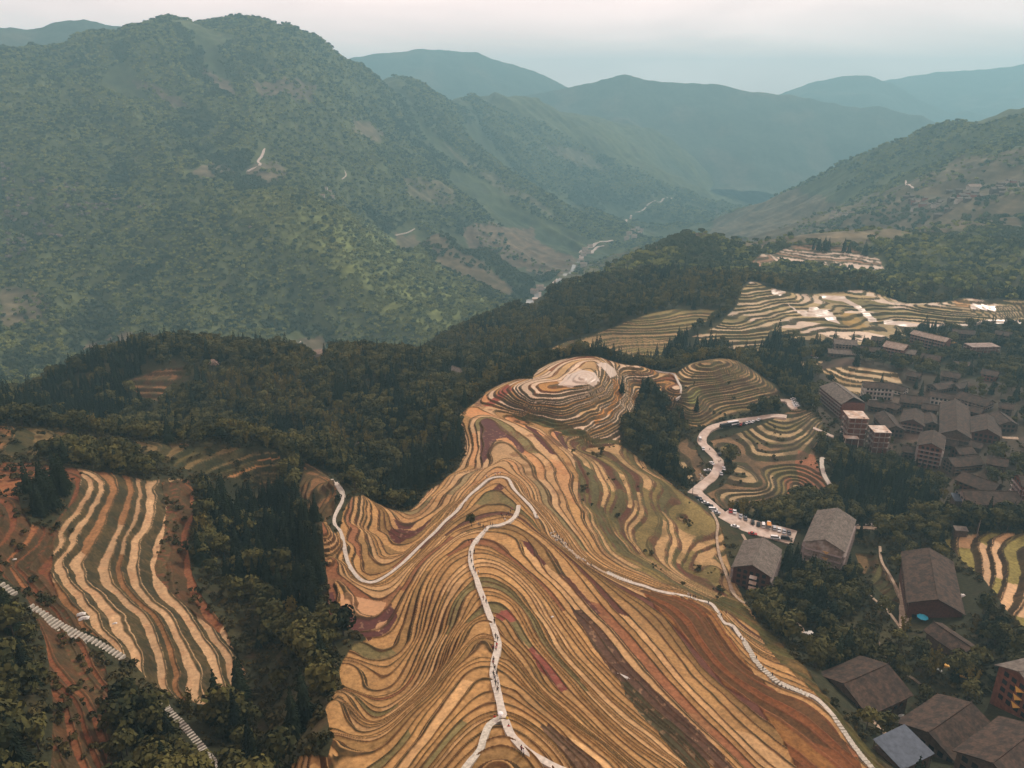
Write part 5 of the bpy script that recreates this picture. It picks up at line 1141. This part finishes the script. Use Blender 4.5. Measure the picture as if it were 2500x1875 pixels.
if rest:
    P = np.array([(t[0], t[1], t[2]+CZ-.2, OFF[t[3]] + t[4] % NV_[KN[t[3]]], t[5], t[6]) for t in rest]); instancer('woodland', P, WM)
# undergrowth on the open slopes and along the edges
x, y, g = scatter(60, 560, 2.25, 9); z = smooth_z(x, y); k = visible(x, y, z, 4.0); x, y, z = x[k], y[k], z[k]
zn = zone_of(x, y); n_ = fbm(x/14, y/14, 3, 121); rnd = g.random(len(x))
k = (((zn == SCRUB)) | ((zn == VILL) & (rnd < .35)) | ((zn == FLANK) & (n_ > .28) & (rnd < .35)) | ((zn == BOWL) & (n_ > .25) & (rnd < .4)) | ((zn == KNOLL) & (n_ > .3) & (rnd < .5)) | ((zn == HEDGE) & (n_ > .0) & (rnd < .5)) | ((zn == WEST) & (n_ > .42) & (rnd < .10)) | ((zn == ORANGE) & (n_ > .0) & (rnd < .6))| ((zn == LOW) & (rnd < .2)) | ((zn == SWIRL) & (n_ > .52) & (rnd < .2)))
x, y, z = x[k], y[k], z[k]; k = ~near_keep(x, y, -.6); x, y, z = x[k], y[k], z[k]
P = np.stack([x, y, z+CZ-.25, g.integers(0, 4, len(x)), .35+.75*g.random(len(x))**1.6, g.random(len(x))*6.3], 1); print('bushes', len(P))
instancer('undergrowth', P, [mk('bush', *broad_crown(70+i, 1.7, 1.5, 46, .8, .42), L_BUSH) for i in range(4)])
# canopy of the far slopes
x, y, g = scatter(960, 4200, 8.0, 15); z = smooth_z(x, y); k = visible(x, y, z, 10.0); x, y, z = x[k], y[k], z[k]
zn = zone_of(x, y); light = np.zeros(len(x), bool); brown = np.zeros(len(x), bool)
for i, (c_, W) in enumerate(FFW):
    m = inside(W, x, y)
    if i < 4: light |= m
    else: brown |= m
n_ = fbm(x/90, y/90, 3, 131); rnd = g.random(len(x))
rr_ = np.hypot(x, y); k = (zn == SCRUB) & ~(brown & ((rnd > .35) | (n_ < -.1))) & ((n_ > -.42) | (rnd < .5)) & ~near_keep(x, y, 2) & (g.random(len(x)) < np.clip(2200/rr_, .2, 1)**1.4) 
rr_ = rr_[k]; x, y, z, light, n_, rnd = x[k], y[k], z[k], light[k], n_[k], g.random(k.sum())
LH = [W for _, W in FFW]
bl = np.zeros(len(x), bool)
for W in areas([(3000,[(0,380),(80,420),(80,520),(0,560)]),(3000,[(90,440),(200,450),(200,500),(240,560),(120,510)]),(3000,[(210,500),(300,470),(300,520),(240,530)]),(3000,[(330,470),(390,480),(370,530),(340,520)]),(3000,[(20,560),(60,560),(70,650),(20,650)]),(3000,[(60,540),(110,540),(160,590),(110,590)]),(3000,[(590,550),(620,545),(620,570),(600,580)])]): bl |= inside(W, x, y)
kd = np.where(bl & (rnd < .14), 6 + (rnd*20).astype(int) % 2, np.where((light & (rnd < .9)) | ((spur(x, y) + .5*n_ > .42) & (rnd < .75)), 3+(rnd*30).astype(int) % 3, (rnd*30).astype(int) % 3))  # paler crowns paint the lit look of the spurs
P = np.stack([x, y, z+CZ-1.5, kd, (.62+.5*g.random(len(x)))*np.clip(rr_/2600, .9, 1.2), g.random(len(x))*6.3], 1); print('far canopy', len(P))
instancer('far_forest', P, [low_crown(80+i, 6.2, 10, 80, L_FAR, 1.9) for i in range(3)] + [low_crown(84+i, 5.0, 7.5, 90, L_FARLIT, 1.4) for i in range(3)] + [low_crown(90+i, 6.5, 10, 70, L_FARP, 1.7) for i in range(2)])
# trees one can point at
SOLO = [((1152,1283),'broad',1,.62,'broadleaf_tree','lone small tree standing by the path bend on the bare ridge','tree'),
((520,905),'bloom',0,1.05,'blossom_tree','large orange-brown blossoming tree near the top of the left wooded hill','tree'),
((607,1062),'gold',0,.62,'golden_tree','bright yellow small tree among dark trees in the middle of the left woods','tree'),
((790,1110),'bloom',0,.95,'blossom_tree','pale topped tree lower in the left woods, nearer the stone steps','tree'),
((868,1095),'bloom',0,.6,'blossom_tree','pinkish pale tree right of the pale topped one in the left woods','tree'),
((735,985),'bloom',0,.55,'blossom_tree','small tan-flowered tree halfway up the left wooded hill','tree'),
((925,1045),'gold',0,.55,'golden_tree','small golden crown at the right part of the left woods','tree'),
((1518,960),'fir',1,1.0,'fir_tree','dark tree at the top of the gully beside the terraced knoll','fir tree'),
((1655,1010),'broad',2,.6,'broadleaf_tree','bush-like tree at the foot of the round knoll','tree'),
((1468,1108),'broad',0,.6,'broadleaf_tree','round dark tree at the upper edge of the fields by the gully','tree'),
((600,1850),'broad',3,.9,'broadleaf_tree','bright-leaved tree by the lower stone steps','tree'),
((975,978),'gold',0,.0,'',None,None),
((1900,830),'fir',3,1.5,'fir_tree','tall pointed fir rising over the clump above the valley road','fir tree'),
((437,865),'fir',2,1.35,'fir_tree','taller fir of the pair on the skyline of the left hill','fir tree'),
((424,866),'fir',1,1.15,'fir_tree','shorter fir of the pair on the skyline of the left hill','fir tree'),
((386,868),'fir',0,1.0,'fir_tree','single fir left of the skyline pair','fir tree')]
for px_, kd_, va, sc, nm, lb, ct in SOLO:
    if sc > 0: x_, y_, z_ = hit(*px_); tree_obj(kd_, va, x_, y_, z_, sc, px_[0], nm, lb, ct)
for i, (X, Y, s_) in enumerate(((1700,1005,.9),(2000,612,1.4),(2012,612,1.5),(2022,612,1.3),(2060,615,1.6),(2072,618,1.3),(2110,622,1.5),(2114,622,1.1),(1985,610,1.1),(1996,612,1.2))):
    x_, y_, z_ = hit(X, Y); tree_obj('fir', i % 4, x_, y_, z_, s_*1.1, i, 'fir_tree', 'fir of the row along the terraced hilltop in the middle distance' if i else 'dark tree above the upper bend of the valley road', 'fir tree', 'firs along the terraced hilltop' if i else None)
print('woods', round(time.time()-T0,1))

# ------------------------------------------------------------------ cars
CARP = {}
def paint(name, c): return mat(name, c, .25, .05, 3)
P_COL = {'white':paint('white_paint',(.72,.71,.69)), 'silver':paint('silver_paint',(.42,.42,.43)), 'black':paint('black_paint',(.02,.02,.022)), 'red':paint('red_paint',(.35,.04,.03)), 'grey':paint('grey_paint',(.12,.12,.13)), 'orange':paint('orange_sheet',(.55,.22,.04))}
M_TYRE = mat('tyre', (.018,.018,.018), .9); M_CARG = mat('car_glass', (.015,.018,.02), .08, .1); M_LAMP = mat('lamp_glass', (.6,.6,.58), .2); M_RIM = mat('wheel_rim', (.35,.35,.36), .4)
def car_parts(kind, colour):
    k = (kind, colour)
    if k in CARP: return CARP[k]
    Lc, Wc, Hc = {'car':(4.5,1.78,1.45), 'suv':(4.6,1.85,1.72), 'van':(4.9,1.8,1.95), 'bus':(8.6,2.3,2.8), 'truck':(5.8,2.0,2.5)}[kind]
    h = Lc/2; belt = Hc*.58
    prof = {'car':[(-h,.35),(-h,.75),(-h+.25,.92),(-h+.95,belt+.05),(h-1.35,belt+.02),(h-.25,.74),(h,.6),(h,.32)],
            'suv':[(-h,.4),(-h,.95),(-h+.1,belt+.05),(h-1.3,belt+.05),(h-.2,.95),(h,.8),(h,.38)],
            'van':[(-h,.35),(-h,belt),(h-.7,belt),(h-.1,.95),(h,.8),(h,.35)], 'bus':[(-h,.4),(-h,1.35),(h-.1,1.35),(h,1.1),(h,.4)],
            'truck':[(-h,.75),(-h,.95),(h-1.7,.95),(h-1.7,1.25),(h-.1,1.25),(h,1.0),(h,.4),(h-1.7,.4),(h-1.8,.75)]}[kind]
    cab = {'car':[(-h+.75,belt),(-h+1.35,Hc-.07),(h-2.25,Hc-.07),(h-1.45,belt)], 'suv':[(-h+.12,belt),(-h+.45,Hc-.08),(h-2.0,Hc-.08),(h-1.35,belt)],
           'van':[(-h+.06,belt),(-h+.15,Hc-.08),(h-1.4,Hc-.08),(h-.7,belt)], 'bus':[(-h+.05,1.34),(-h+.1,Hc-.35),(h-.3,Hc-.35),(h-.08,1.34)], 'truck':[(h-1.65,1.24),(h-1.6,Hc-.5),(h-.6,Hc-.5),(h-.12,1.24)]}[kind]
    def ext(prof, w0, w1=None):
        b = MB(); n_ = len(prof); w1 = w1 or w0; top = max(p[1] for p in prof); V = []
        for s_ in (-1, 1):
            for x, z in prof: V.append((x, s_*(w1 if z >= top-.02 else w0)/2, z))
        b.add(V, [tuple(range(n_-1,-1,-1)), tuple(range(n_, 2*n_))] + [(i, (i+1) % n_, n_+(i+1) % n_, n_+i) for i in range(n_)]); return b
    out = []
    def part(nm, b, m): me = bpy.data.meshes.new(nm); me.from_pydata(b.v, [], b.f); me.materials.append(m); out.append((nm, me, (0,0,0), None))
    part('body', ext(prof, Wc, Wc*.94), P_COL['white'] if kind == 'truck' else P_COL[colour])
    part('cabin_glass', ext(cab, Wc*.92, Wc*.78), M_CARG)
    b = MB(); x0, x1 = cab[1][0]-.04, cab[2][0]+.04; b.box(x0, x1, -Wc*.40, Wc*.40, cab[1][1]-.01, Hc if kind not in ('bus','truck') else cab[1][1]+.3); part('roof', b, P_COL['white'] if kind == 'truck' else P_COL[colour])
    if kind == 'truck':
        b = MB(); b.box(-h+.05, h-1.85, -1.0, 1.0, .96, Hc-.05); part('cargo_box', b, P_COL['grey'])
        b = MB(); b.box(-h, h-1.8, -1.05, 1.05, Hc-.04, Hc+.06); part('tarpaulin', b, P_COL['orange'])
    wb = MB(); wb.lathe([(.33,-.11),(.33,.11)], 12); wm_ = bpy.data.meshes.new('wheel'); wm_.from_pydata([(x, z, y) for x, y, z in wb.v], [], wb.f); wm_.materials.append(M_TYRE)
    rb = MB(); rb.lathe([(.19,-.12),(.19,.12)], 8); rm_ = bpy.data.meshes.new('rim'); rm_.from_pydata([(x, z, y) for x, y, z in rb.v], [], rb.f); rm_.materials.append(M_RIM)
    for i in (-1, 1):
        for j in (-1, 1): out.append(('wheel', wm_, (i*(h-.85), j*(Wc/2-.09), .33), rm_))
    lb = MB(); lb.box(-.04, .04, -.2, .2, -.08, .08); lm_ = bpy.data.meshes.new('headlight'); lm_.from_pydata(lb.v, [], lb.f); lm_.materials.append(M_LAMP)
    for j in (-1, 1): out.append(('headlight', lm_, (h-.01, j*Wc*.36, .68 if kind != 'bus' else .8), None))
    CARP[k] = out; return out
def surf_top(px_, lift):
    x, y, z = hit(px_[0], px_[1], lift); return x, y, z + lift
def road_dir(x, y, W):
    d = np.hypot(W[:,0]-x, W[:,1]-y); i = int(np.clip(np.argmin(d), 1, len(W)-2)); t = W[i+1]-W[i-1]; return math.atan2(t[1], t[0])
def put_car(px_, kind, colour, yaw, label, group=None, lift=None, W=None, Z=None):
    x, y, z = hit(px_[0], px_[1], .9)
    if W is not None:
        d = np.hypot(W[:,0]-x, W[:,1]-y); i = int(np.argmin(d)); z = Z[i]-CZ if d[i] < 9 else z + .3
    r = empty({'car':'car','suv':'car','van':'van','bus':'minibus','truck':'truck'}[kind], (x, y, z+CZ+.01), yaw)
    tag(r, label, {'bus':'minibus'}.get(kind, kind if kind in ('van','truck') else 'car'), group)
    for nm, me, loc, sub in car_parts(kind, colour):
        o = bpy.data.objects.new(nm, me); COL.objects.link(o); o.parent = r; o.location = loc
        if sub: q = bpy.data.objects.new('rim', sub); COL.objects.link(q); q.parent = o
    return r
LW, LZ = lot; la = road_dir(*hit(1850,1294)[:2], LW); across = la - PI/2
lotcars = [((1782,1262),'car','red'),((1792,1265),'car','white'),((1807,1271),'car','silver'),((1819,1274),'car','grey'),((1837,1281),'suv','black'),((1851,1285),'car','black'),((1863,1287),'van','white'),((1876,1289),'truck','orange'),((1890,1293),'suv','silver'),((1902,1296),'car','white'),((1914,1299),'car','silver'),((1926,1302),'car','grey')]
ordn = ['leftmost','second','third','fourth','fifth','sixth','seventh','eighth','ninth','tenth','eleventh','last']
for i, (p_, k_, c_) in enumerate(lotcars):
    lb = ('orange-topped truck in the row of cars on the car park' if k_ == 'truck' else '%s %s, %s from the left in the car park row' % (c_, k_ if k_ != 'suv' else 'tall car', ordn[i]) if 0 < i < 11 else '%s car at the %s end of the car park row' % (c_, 'left' if i == 0 else 'right'))
    put_car((p_[0], p_[1]), k_, c_, across + PI + random.uniform(-.06,.06), lb, 'cars in the car park row', W=LW, Z=LZ)
put_car((1795,1283),'car','white', la, 'white car driving alone in front of the parked row', W=LW, Z=LZ)
put_car((1838,1302),'car','red', la, 'red car parked behind the guesthouse roof', W=LW, Z=LZ)
put_car((1893,1314),'van','white', la+.1, 'white van at the near side of the car park', W=LW, Z=LZ)
put_car((1918,1316),'van','black', la, 'black van at the near corner of the car park', W=LW, Z=LZ)
RW = np.array([hit(*p_)[:2] for p_ in ((1690,1207),(1718,1183),(1752,1145),(1743,1113),(1714,1082),(1729,1051),(1790,1031),(1854,1021))])
for p_, k_, c_, dy, lb in [((1727,1150),'car','silver',1.9,'silver car on the bare earth beside the road bend'),((1738,1132),'car','white',.6,'white car parked in the bend above the silver one'),((1767,1143),'car','white',.2,'white car right of the road bend, the farther of two'),((1761,1156),'car','silver',.2,'pale car right of the road bend, the nearer of two'),
    ((1756,1111),'suv','black',0,'black car at the roadside above the bend'),((1709,1072),'van','white',0,'white van at the outer bend of the valley road'),((1717,1095),'car','white',0,'white car on the road verge below the white van'),
    ((1771,1044),'bus','black',0,'dark minibus on the upper stretch of the valley road'),((1789,1037),'bus','white',0,'white minibus behind the dark minibus')]:
    x_, y_, _ = hit(*p_); put_car(p_, k_, c_, road_dir(x_, y_, RW)+dy, lb, W=road[0], Z=road[1])
for i, (X, Y, c_) in enumerate([(1803,1038,'black'),(1810,1036,'red'),(1817,1034,'black'),(1824,1032,'white'),(1831,1030,'silver'),(1838,1029,'white'),(1852,1025,'white')]):
    put_car((X, Y), 'car', c_, .9, '%s car in the slanted row on the upper road, %s from the left' % (c_, ordn[i] if i else 'first'), 'cars slanted along the upper road', W=road[0], Z=road[1])
for i, (X, Y, c_, k_) in enumerate([(1704,1214,'black','car'),(1713,1221,'grey','car'),(1722,1226,'white','car'),(1731,1233,'black','suv'),(1741,1243,'white','van'),(1749,1250,'silver','car'),(1769,1257,'grey','car')]):
    put_car((X, Y), k_, c_, la+.15, '%s %s in the line below the hill edge, %s from the bend' % (c_, 'van' if k_ == 'van' else 'car', ordn[i] if i else 'first'), 'cars lined up below the hill edge')
for i, (X, Y) in enumerate([(1927,961),(1937,972),(1939,977),(1941,982),(1943,986),(1945,990)]):
    put_car((X, Y), 'car', 'white', .35+PI/2*(i == 0), 'white car, %s from the top in the row by the hotel' % (ordn[i] if i else 'first'), 'white cars in a row by the big hotel')
for i, (X, Y, c_) in enumerate([(1942,849,'white'),(1957,857,'white'),(1970,862,'silver'),(1985,867,'red'),(1991,872,'white')]):
    put_car((X, Y), 'car', c_, 2.6, '%s car at the edge of the upper village, %s from the left' % (c_, ordn[i] if i else 'first'), 'cars at the edge of the upper village')

# ------------------------------------------------------------------ people
M_SKIN = mat('skin', (.42,.24,.16), .7); M_HAIR = mat('dark_hair', (.012,.010,.009), .7); M_TROU = mat('dark_trousers', (.02,.022,.03), .9, .2)
TOPS = {c: mat(c+'_top', v, .85, .12) for c, v in {'red':(.50,.03,.03),'white':(.72,.70,.68),'black':(.016,.016,.018),'grey':(.16,.16,.17),'pink':(.55,.20,.20),'yellow':(.62,.42,.06),'dark red':(.17,.03,.03)}.items()}
BODY = {}
def body_mesh(pose, top):
    if (pose, top) in BODY: return BODY[pose, top]
    st = {0:.16, 1:.30, 2:.05}[pose]; ar = {0:.12, 1:.25, 2:.05}[pose]
    J = {'pel':(0,0,.93,.135),'wst':(0,0,1.08,.125),'chs':(.01,0,1.30,.155),'nck':(.02,0,1.47,.055),'hd0':(.03,0,1.56,.075),'hd1':(.035,0,1.64,.098),'hd2':(.03,0,1.73,.07)}
    E = [('pel','wst'),('wst','chs'),('chs','nck'),('nck','hd0'),('hd0','hd1'),('hd1','hd2')]
    for s_, n_ in ((1,'l'),(-1,'r')):
        J['hip'+n_] = (0,.10*s_,.90,.095); J['kne'+n_] = (st*s_*.5+.05,.10*s_,.50,.062); J['ank'+n_] = (st*s_-.05,.10*s_,.09,.042); J['toe'+n_] = (st*s_+.12,.11*s_,.035,.035)
        J['sho'+n_] = (0,.20*s_,1.40,.062); J['elb'+n_] = (-ar*s_*.5,.26*s_,1.12,.045); J['wri'+n_] = (-ar*s_+.08,.27*s_,.90,.032); J['han'+n_] = (-ar*s_+.12,.27*s_,.80,.034)
        E += [('pel','hip'+n_),('hip'+n_,'kne'+n_),('kne'+n_,'ank'+n_),('ank'+n_,'toe'+n_),('chs','sho'+n_),('sho'+n_,'elb'+n_),('elb'+n_,'wri'+n_),('wri'+n_,'han'+n_)]
    ks = list(J); me = bpy.data.meshes.new('person_src'); me.from_pydata([J[k][:3] for k in ks], [(ks.index(a), ks.index(b)) for a, b in E], [])
    o = bpy.data.objects.new('person_src', me); COL.objects.link(o); md = o.modifiers.new('skin', 'SKIN'); sv = me.skin_vertices[0].data
    for i, k in enumerate(ks): sv[i].radius = (J[k][3], J[k][3]); sv[i].use_root = (k == 'pel')
    sb = o.modifiers.new('sub', 'SUBSURF'); sb.levels = 1
    dg = bpy.context.evaluated_depsgraph_get(); nm = bpy.data.meshes.new_from_object(o.evaluated_get(dg)); bpy.data.objects.remove(o)
    nm.name = 'person'; nm.materials.clear()
    for m_ in (M_SKIN, M_TROU, TOPS[top]): nm.materials.append(m_)
    for p in nm.polygons:
        c = p.center; arm = abs(c.y) > .215
        p.material_index = 0 if (c.z > 1.46 or (arm and c.z < .95)) else (2 if (c.z > .93 or (arm and c.z > .93)) else 1); p.use_smooth = True
    hb_ = MB(); hb_.lathe([(.09,1.60),(.112,1.68),(.10,1.76),(.05,1.80)], 8); hm_ = bpy.data.meshes.new('hair'); hm_.from_pydata([(x-.01, y, z) for x, y, z in hb_.v], [], hb_.f); hm_.materials.append(M_HAIR)
    BODY[pose, top] = (nm, hm_); return BODY[pose, top]
PATHZ = [PT[k] for k in PT]
ub = MB(); ub.lathe([(.55,1.95),(.42,2.12),(.15,2.22),(.02,2.26)], 10); 
def person(px_, top, pose, yaw, label, group=None, umb=False, parent_track=True):
    x, y, z = hit(*px_); z += .02; best = 3.0
    if parent_track:
        for C, Z in PATHZ:
            d = np.hypot(C[:,0]-x, C[:,1]-y); i = int(np.argmin(d))
            if d[i] < best: best = d[i]; z = Z[i]-CZ+.01
    r = empty('person', (x, y, z+CZ), yaw); s_ = random.uniform(.94,1.04); r.scale = (s_,s_,s_); tag(r, label, 'person', group)
    bm_, hm_ = body_mesh(pose, top)
    for nm, me in (('body', bm_), ('hair', hm_)): o = bpy.data.objects.new(nm, me); COL.objects.link(o); o.parent = r
    if umb:
        b = MB(); b.lathe([(.56,1.92),(.44,2.08),(.18,2.18),(.02,2.22)], 10); b.bar((.15,.0,1.1),(.02,0,2.2),.03); o = b.build('umbrella', TOPS['white']); o.location = (x, y, z+CZ); tag(o, 'white umbrella carried at the fork of the ridge path', 'umbrella')
random.seed(5)
persons = [ # bearing of the feet, top, where
((1172,1287),'black','tree'),((1168,1285),'grey','tree'),((1180,1293),'black','tree'),((1186,1294),'dark red','tree'),((1198,1286),'black','tree'),((1203,1286),'black','tree'),((1184,1300),'white','tree'),
((1226,1264),'black','bend'),((1229,1270),'black','bend'),((1233,1275),'white','bend'),((1224,1260),'dark red','bend'),((1241,1256),'grey','bend'),((1246,1252),'black','bend'),((1236,1262),'black','bend'),((1250,1246),'pink','bend'),
((1145,1327),'black','left'),((1152,1328),'dark red','left'),((1158,1351),'black','mid'),((1148,1356),'black','mid'),((1149,1364),'dark red','mid'),((1151,1376),'black','mid'),((1156,1393),'black','mid'),((1160,1400),'dark red','mid'),((1168,1403),'white','mid'),
((1180,1467),'dark red','mid'),((1187,1475),'black','mid'),((1207,1524),'black','mid'),((1210,1560),'black','low'),((1215,1567),'black','low'),((1213,1582),'red','low'),((1211,1590),'pink','low'),((1203,1586),'dark red','low'),
((1205,1616),'black','low'),((1204,1628),'dark red','low'),((1208,1638),'black','low'),((1205,1652),'black','low'),((1213,1655),'black','low'),((1208,1664),'grey','low'),((1210,1678),'black','low'),((1216,1676),'white','low'),((1215,1692),'black','low'),
((1188,1167),'white','top'),((1209,1162),'white','top'),((1215,1160),'pink','top'),((1221,1159),'white','top'),
((1311,1264),'black','right'),((1361,1313),'grey','rock'),((1366,1319),'black','rock'),((1374,1327),'black','rock'),((1380,1333),'white','rock'),((1386,1338),'black','rock'),((1353,1305),'white','rock'),
((1443,1384),'black','right'),((1680,1456),'white','right'),((1685,1459),'grey','right'),((1692,1461),'black','right'),((1697,1462),'black','right'),((1729,1476),'black','right'),((1755,1500),'white','right'),((1760,1507),'black','right'),((1771,1513),'dark red','right'),
((1788,1537),'white','right'),((1808,1560),'black','right'),((1814,1566),'white','right'),((1846,1611),'black','steps'),((1862,1636),'black','steps'),((1885,1652),'black','steps'),((1755,1130),'black','road'),((1759,1128),'grey','road'),((1732,1100),'black','road')]
WHERE = {'tree':'standing by the lone tree at the path bend','bend':'at the viewpoint by the upper bend of the ridge path','left':'on the field left of the ridge path','mid':'walking on the middle stretch of the ridge path','low':'in the crowd on the lower ridge path',
 'top':'on the crest of the upper loop path','right':'on the right-hand hillside path','rock':'among the pale stones along the hill edge','steps':'on the stone steps of the right-hand path','road':'on the valley road by the cars'}
for i, (p_, tp, wh) in enumerate(persons):
    person(p_, tp, i % 3, random.uniform(0, 6.3) if wh in ('tree','bend') else random.choice((1.4,-1.7))+random.uniform(-.4,.4), 'person in %s %s' % (tp, WHERE[wh]), 'people in %s tops %s' % (tp, WHERE[wh]), parent_track=wh != 'road')
person((1208,1758),'red',0,1.2,'person in a red top at the left of the path fork')
person((1222,1759),'white',2,1.8,'person under the white umbrella at the path fork', umb=True)
person((1238,1762),'yellow',0,1.0,'person in a yellow top just right of the umbrella')
person((1242,1776),'red',1,1.2,'person in a bright red top starting down the right branch of the fork')
person((1278,1846),'white',1,.9,'person in white on the right branch near the bottom edge')
person((1273,1838),'dark red',2,.9,'person in a dark red top half hidden behind the one in white')

# ------------------------------------------------------------------ small things
M_ROCK = mat('pale_rock', (.50,.45,.38), .9, .25, 1.5)
def rock(px_, s_, label, grp, seed):
    r = random.Random(seed); x, y, z = hit(*px_); b = MB(); P = []
    for k in range(7): P.append((s_*math.cos(k*.9)*r.uniform(.7,1.1), s_*.7*math.sin(k*.9)*r.uniform(.7,1.1)))
    n_ = len(P); b.add([(a,c,-.3) for a, c in P]+[(a*.95,c*.95,s_*.4) for a, c in P]+[(a*.5,c*.5,s_*.8) for a, c in P],
        [(i,(i+1)%n_,n_+(i+1)%n_,n_+i) for i in range(n_)]+[(n_+i,n_+(i+1)%n_,2*n_+(i+1)%n_,2*n_+i) for i in range(n_)]+[tuple(range(2*n_,3*n_))])
    o = b.build('rock', M_ROCK); o.location = (x, y, z+CZ-.1); o.rotation_euler = (0,0,r.random()*6); tag(o, label, 'rock', grp)
random.seed(3)
RL = [(1348,1300),(1355,1308),(1360,1316),(1370,1322),(1378,1330),(1388,1340),(1395,1348),(1402,1354),(1410,1360),(1418,1365),(1425,1370),(1434,1376),(1365,1310),(1383,1335),(1352,1312)]
for i, (X, Y) in enumerate(RL):
    for q in range(3): rock((X+random.uniform(-5,5), Y+random.uniform(-4,4)), random.uniform(.3,.6), 'pale stone of the rubble line along the hill edge', 'stones along the hill edge', i*3+q)
for i in range(26): rock((2075+random.uniform(0,60), 1287-random.uniform(-6,8)), random.uniform(.4,.9), 'pale stone of the heap right of the tall grey guesthouse', 'stones right of the tall grey guesthouse', 200+i)
for i in range(14): rock((1715+random.uniform(-8,14), 1165+random.uniform(-8,10)), random.uniform(.4,.8), 'pale rubble on the bare earth inside the road bend', 'rubble inside the road bend', 300+i)
def lump(px_, L, W, h, m, name, label, cat, yaw=0, seed=0, lift=0):
    r = random.Random(seed); x, y, z = hit(*px_); b = MB(); nx, ny = 8, 4; P = []
    for i in range(nx+1):
        for j in range(ny+1):
            u, v = i/nx*2-1, j/ny*2-1; e = max(0, 1-max(abs(u), abs(v))**3); P.append((u*L/2*(1+.1*r.uniform(-1,1)), v*W/2*(1+.1*r.uniform(-1,1)), h*(.25+.75*e)*r.uniform(.7,1.1) if e > 0 else .0))
    Fc = [(i*(ny+1)+j, (i+1)*(ny+1)+j, (i+1)*(ny+1)+j+1, i*(ny+1)+j+1) for i in range(nx) for j in range(ny)]
    b.add(P, Fc); o = b.build(name, m); o.location = (x, y, z+CZ+lift); o.rotation_euler = (0,0,yaw); tag(o, label, cat)
lump((2295,1625), 7, 3, 1.2, M_YEL, 'tarpaulin', 'crumpled yellow tarpaulin over a heap in the lower village', 'tarp', -.4, 1)
lump((2290,1638), 3, 1.6, .8, M_TARP, 'tarpaulin', 'white sheet beside the yellow tarpaulin', 'tarp', -.4, 2)
lump((2333,1652), 2.6, 1.4, .8, M_TARP, 'box', 'small white tank right of the yellow tarpaulin', 'tank', -.5, 3)
lump((2360,1655), 5, 1.0, .5, M_YEL, 'tarpaulin', 'narrow strip of yellow tarpaulin further right', 'tarp', -.5, 4)
lump((2200,1748), 6, 2.2, .6, M_TARP, 'tarpaulin', 'long pale sheet on rubble between the two large dark roofs', 'tarp', -.6, 5)
lump((1985,1555), 4, 7, 1.0, M_TARP, 'sand_heap', 'pale sand heap at the end of the small valley path', 'heap', .3, 6)
lump((1895,1530), 3, 1.6, .8, M_TARP, 'tarpaulin', 'whitish sheet on the bank below the red-walled guesthouse', 'tarp', .3, 7)
lump((2158,1478), 2, 1.2, .9, M_TARP, 'box', 'small white tank beside the footpath in the valley', 'tank', .3, 8)
lump((2440,1037), 9, 5, 1.5, M_ROCK, 'rubble_heap', 'heap of building rubble at the right edge of the village', 'heap', .2, 9)
lump((2320,842), 12, 3, 1.5, M_YEL, 'tarpaulin', 'yellow and white tarpaulin roofs beside the long orange hotel', 'tarp', .2, 10, 2)
lump((2350,1455), 2.5, 1.6, 1, M_TARP, 'laundry_heap', 'white bundle at the right side of the big dark guesthouse', 'bundle', .2, 11)
for px_, c_, lb in (((1797,1413), M_BLUE, 'turquoise parasol beside the red-walled guesthouse'), ((1794,1404), M_REDC, 'red parasol behind the turquoise one'), ((2250,1518), M_BLUE, 'blue parasol in front of the big dark guesthouse')):
    x, y, z = hit(*px_); r = empty('parasol', (x, y, z+CZ)); tag(r, lb, 'parasol'); b = MB(); b.lathe([(2.2,2.3),(1.2,2.8),(.05,3.2)], 8); b.build('canopy', c_, r); b = MB(); b.lathe([(.05,0),(.05,2.35)], 6); b.build('pole', M_DARK, r)
def pole(px_, h, label, wires=None):
    x, y, z = hit(*px_); r = empty('utility_pole', (x, y, z+CZ)); tag(r, label, 'utility pole'); b = MB(); b.lathe([(.16,-1),(.10,h)], 8); b.build('pole', M_CONC if h < 9.5 else M_DARK, r)
    b = MB(); b.box(-.9,.9,-.06,.06,h-.9,h-.75); b.build('crossarm', M_DARK, r)
pole((1690,1212), 14, 'dark utility pole at the junction below the valley road'); pole((2385,1308), 9, 'thin pole beside the little grey shelter'); pole((1815,1400), 9, 'pole in front of the red-walled guesthouse'); pole((484,838), 13, 'thin mast on the skyline of the left hill')
x, y, z = hit(1522,1651); o_ = MB(); o_.box(-1.2,1.2,-.35,.35,0,.5); o_.box(-1.9,1.9,-.05,.05,.5,.6); o_ = o_.build('cart', M_TARP); o_.location = (x, y, z+CZ-.4); o_.rotation_euler = (0,.1,-.5); tag(o_, 'pale handcart left in the dark strip of fields', 'handcart')
for X, Y, s_ in ((205,1510,1.5),(198,1500,1.3),(280,1522,.7),(35,1366,.7),(1348,1506,.5),(792,1373,.4)):
    lump((X, Y), s_*2, s_, s_*.5, M_TARP, 'sheet', {205:'white sheet beside the stone steps on the left',198:'second white sheet just above the first by the left steps',280:'small pale bundle on the slope right of the left steps',35:'tiny white shelter at the far left edge',1348:'small pale bag lying on the fields right of the path',792:'white bag at the wood edge left of the hollow'}[X], 'sheet', .4, X)
print('done', round(time.time()-T0,1))
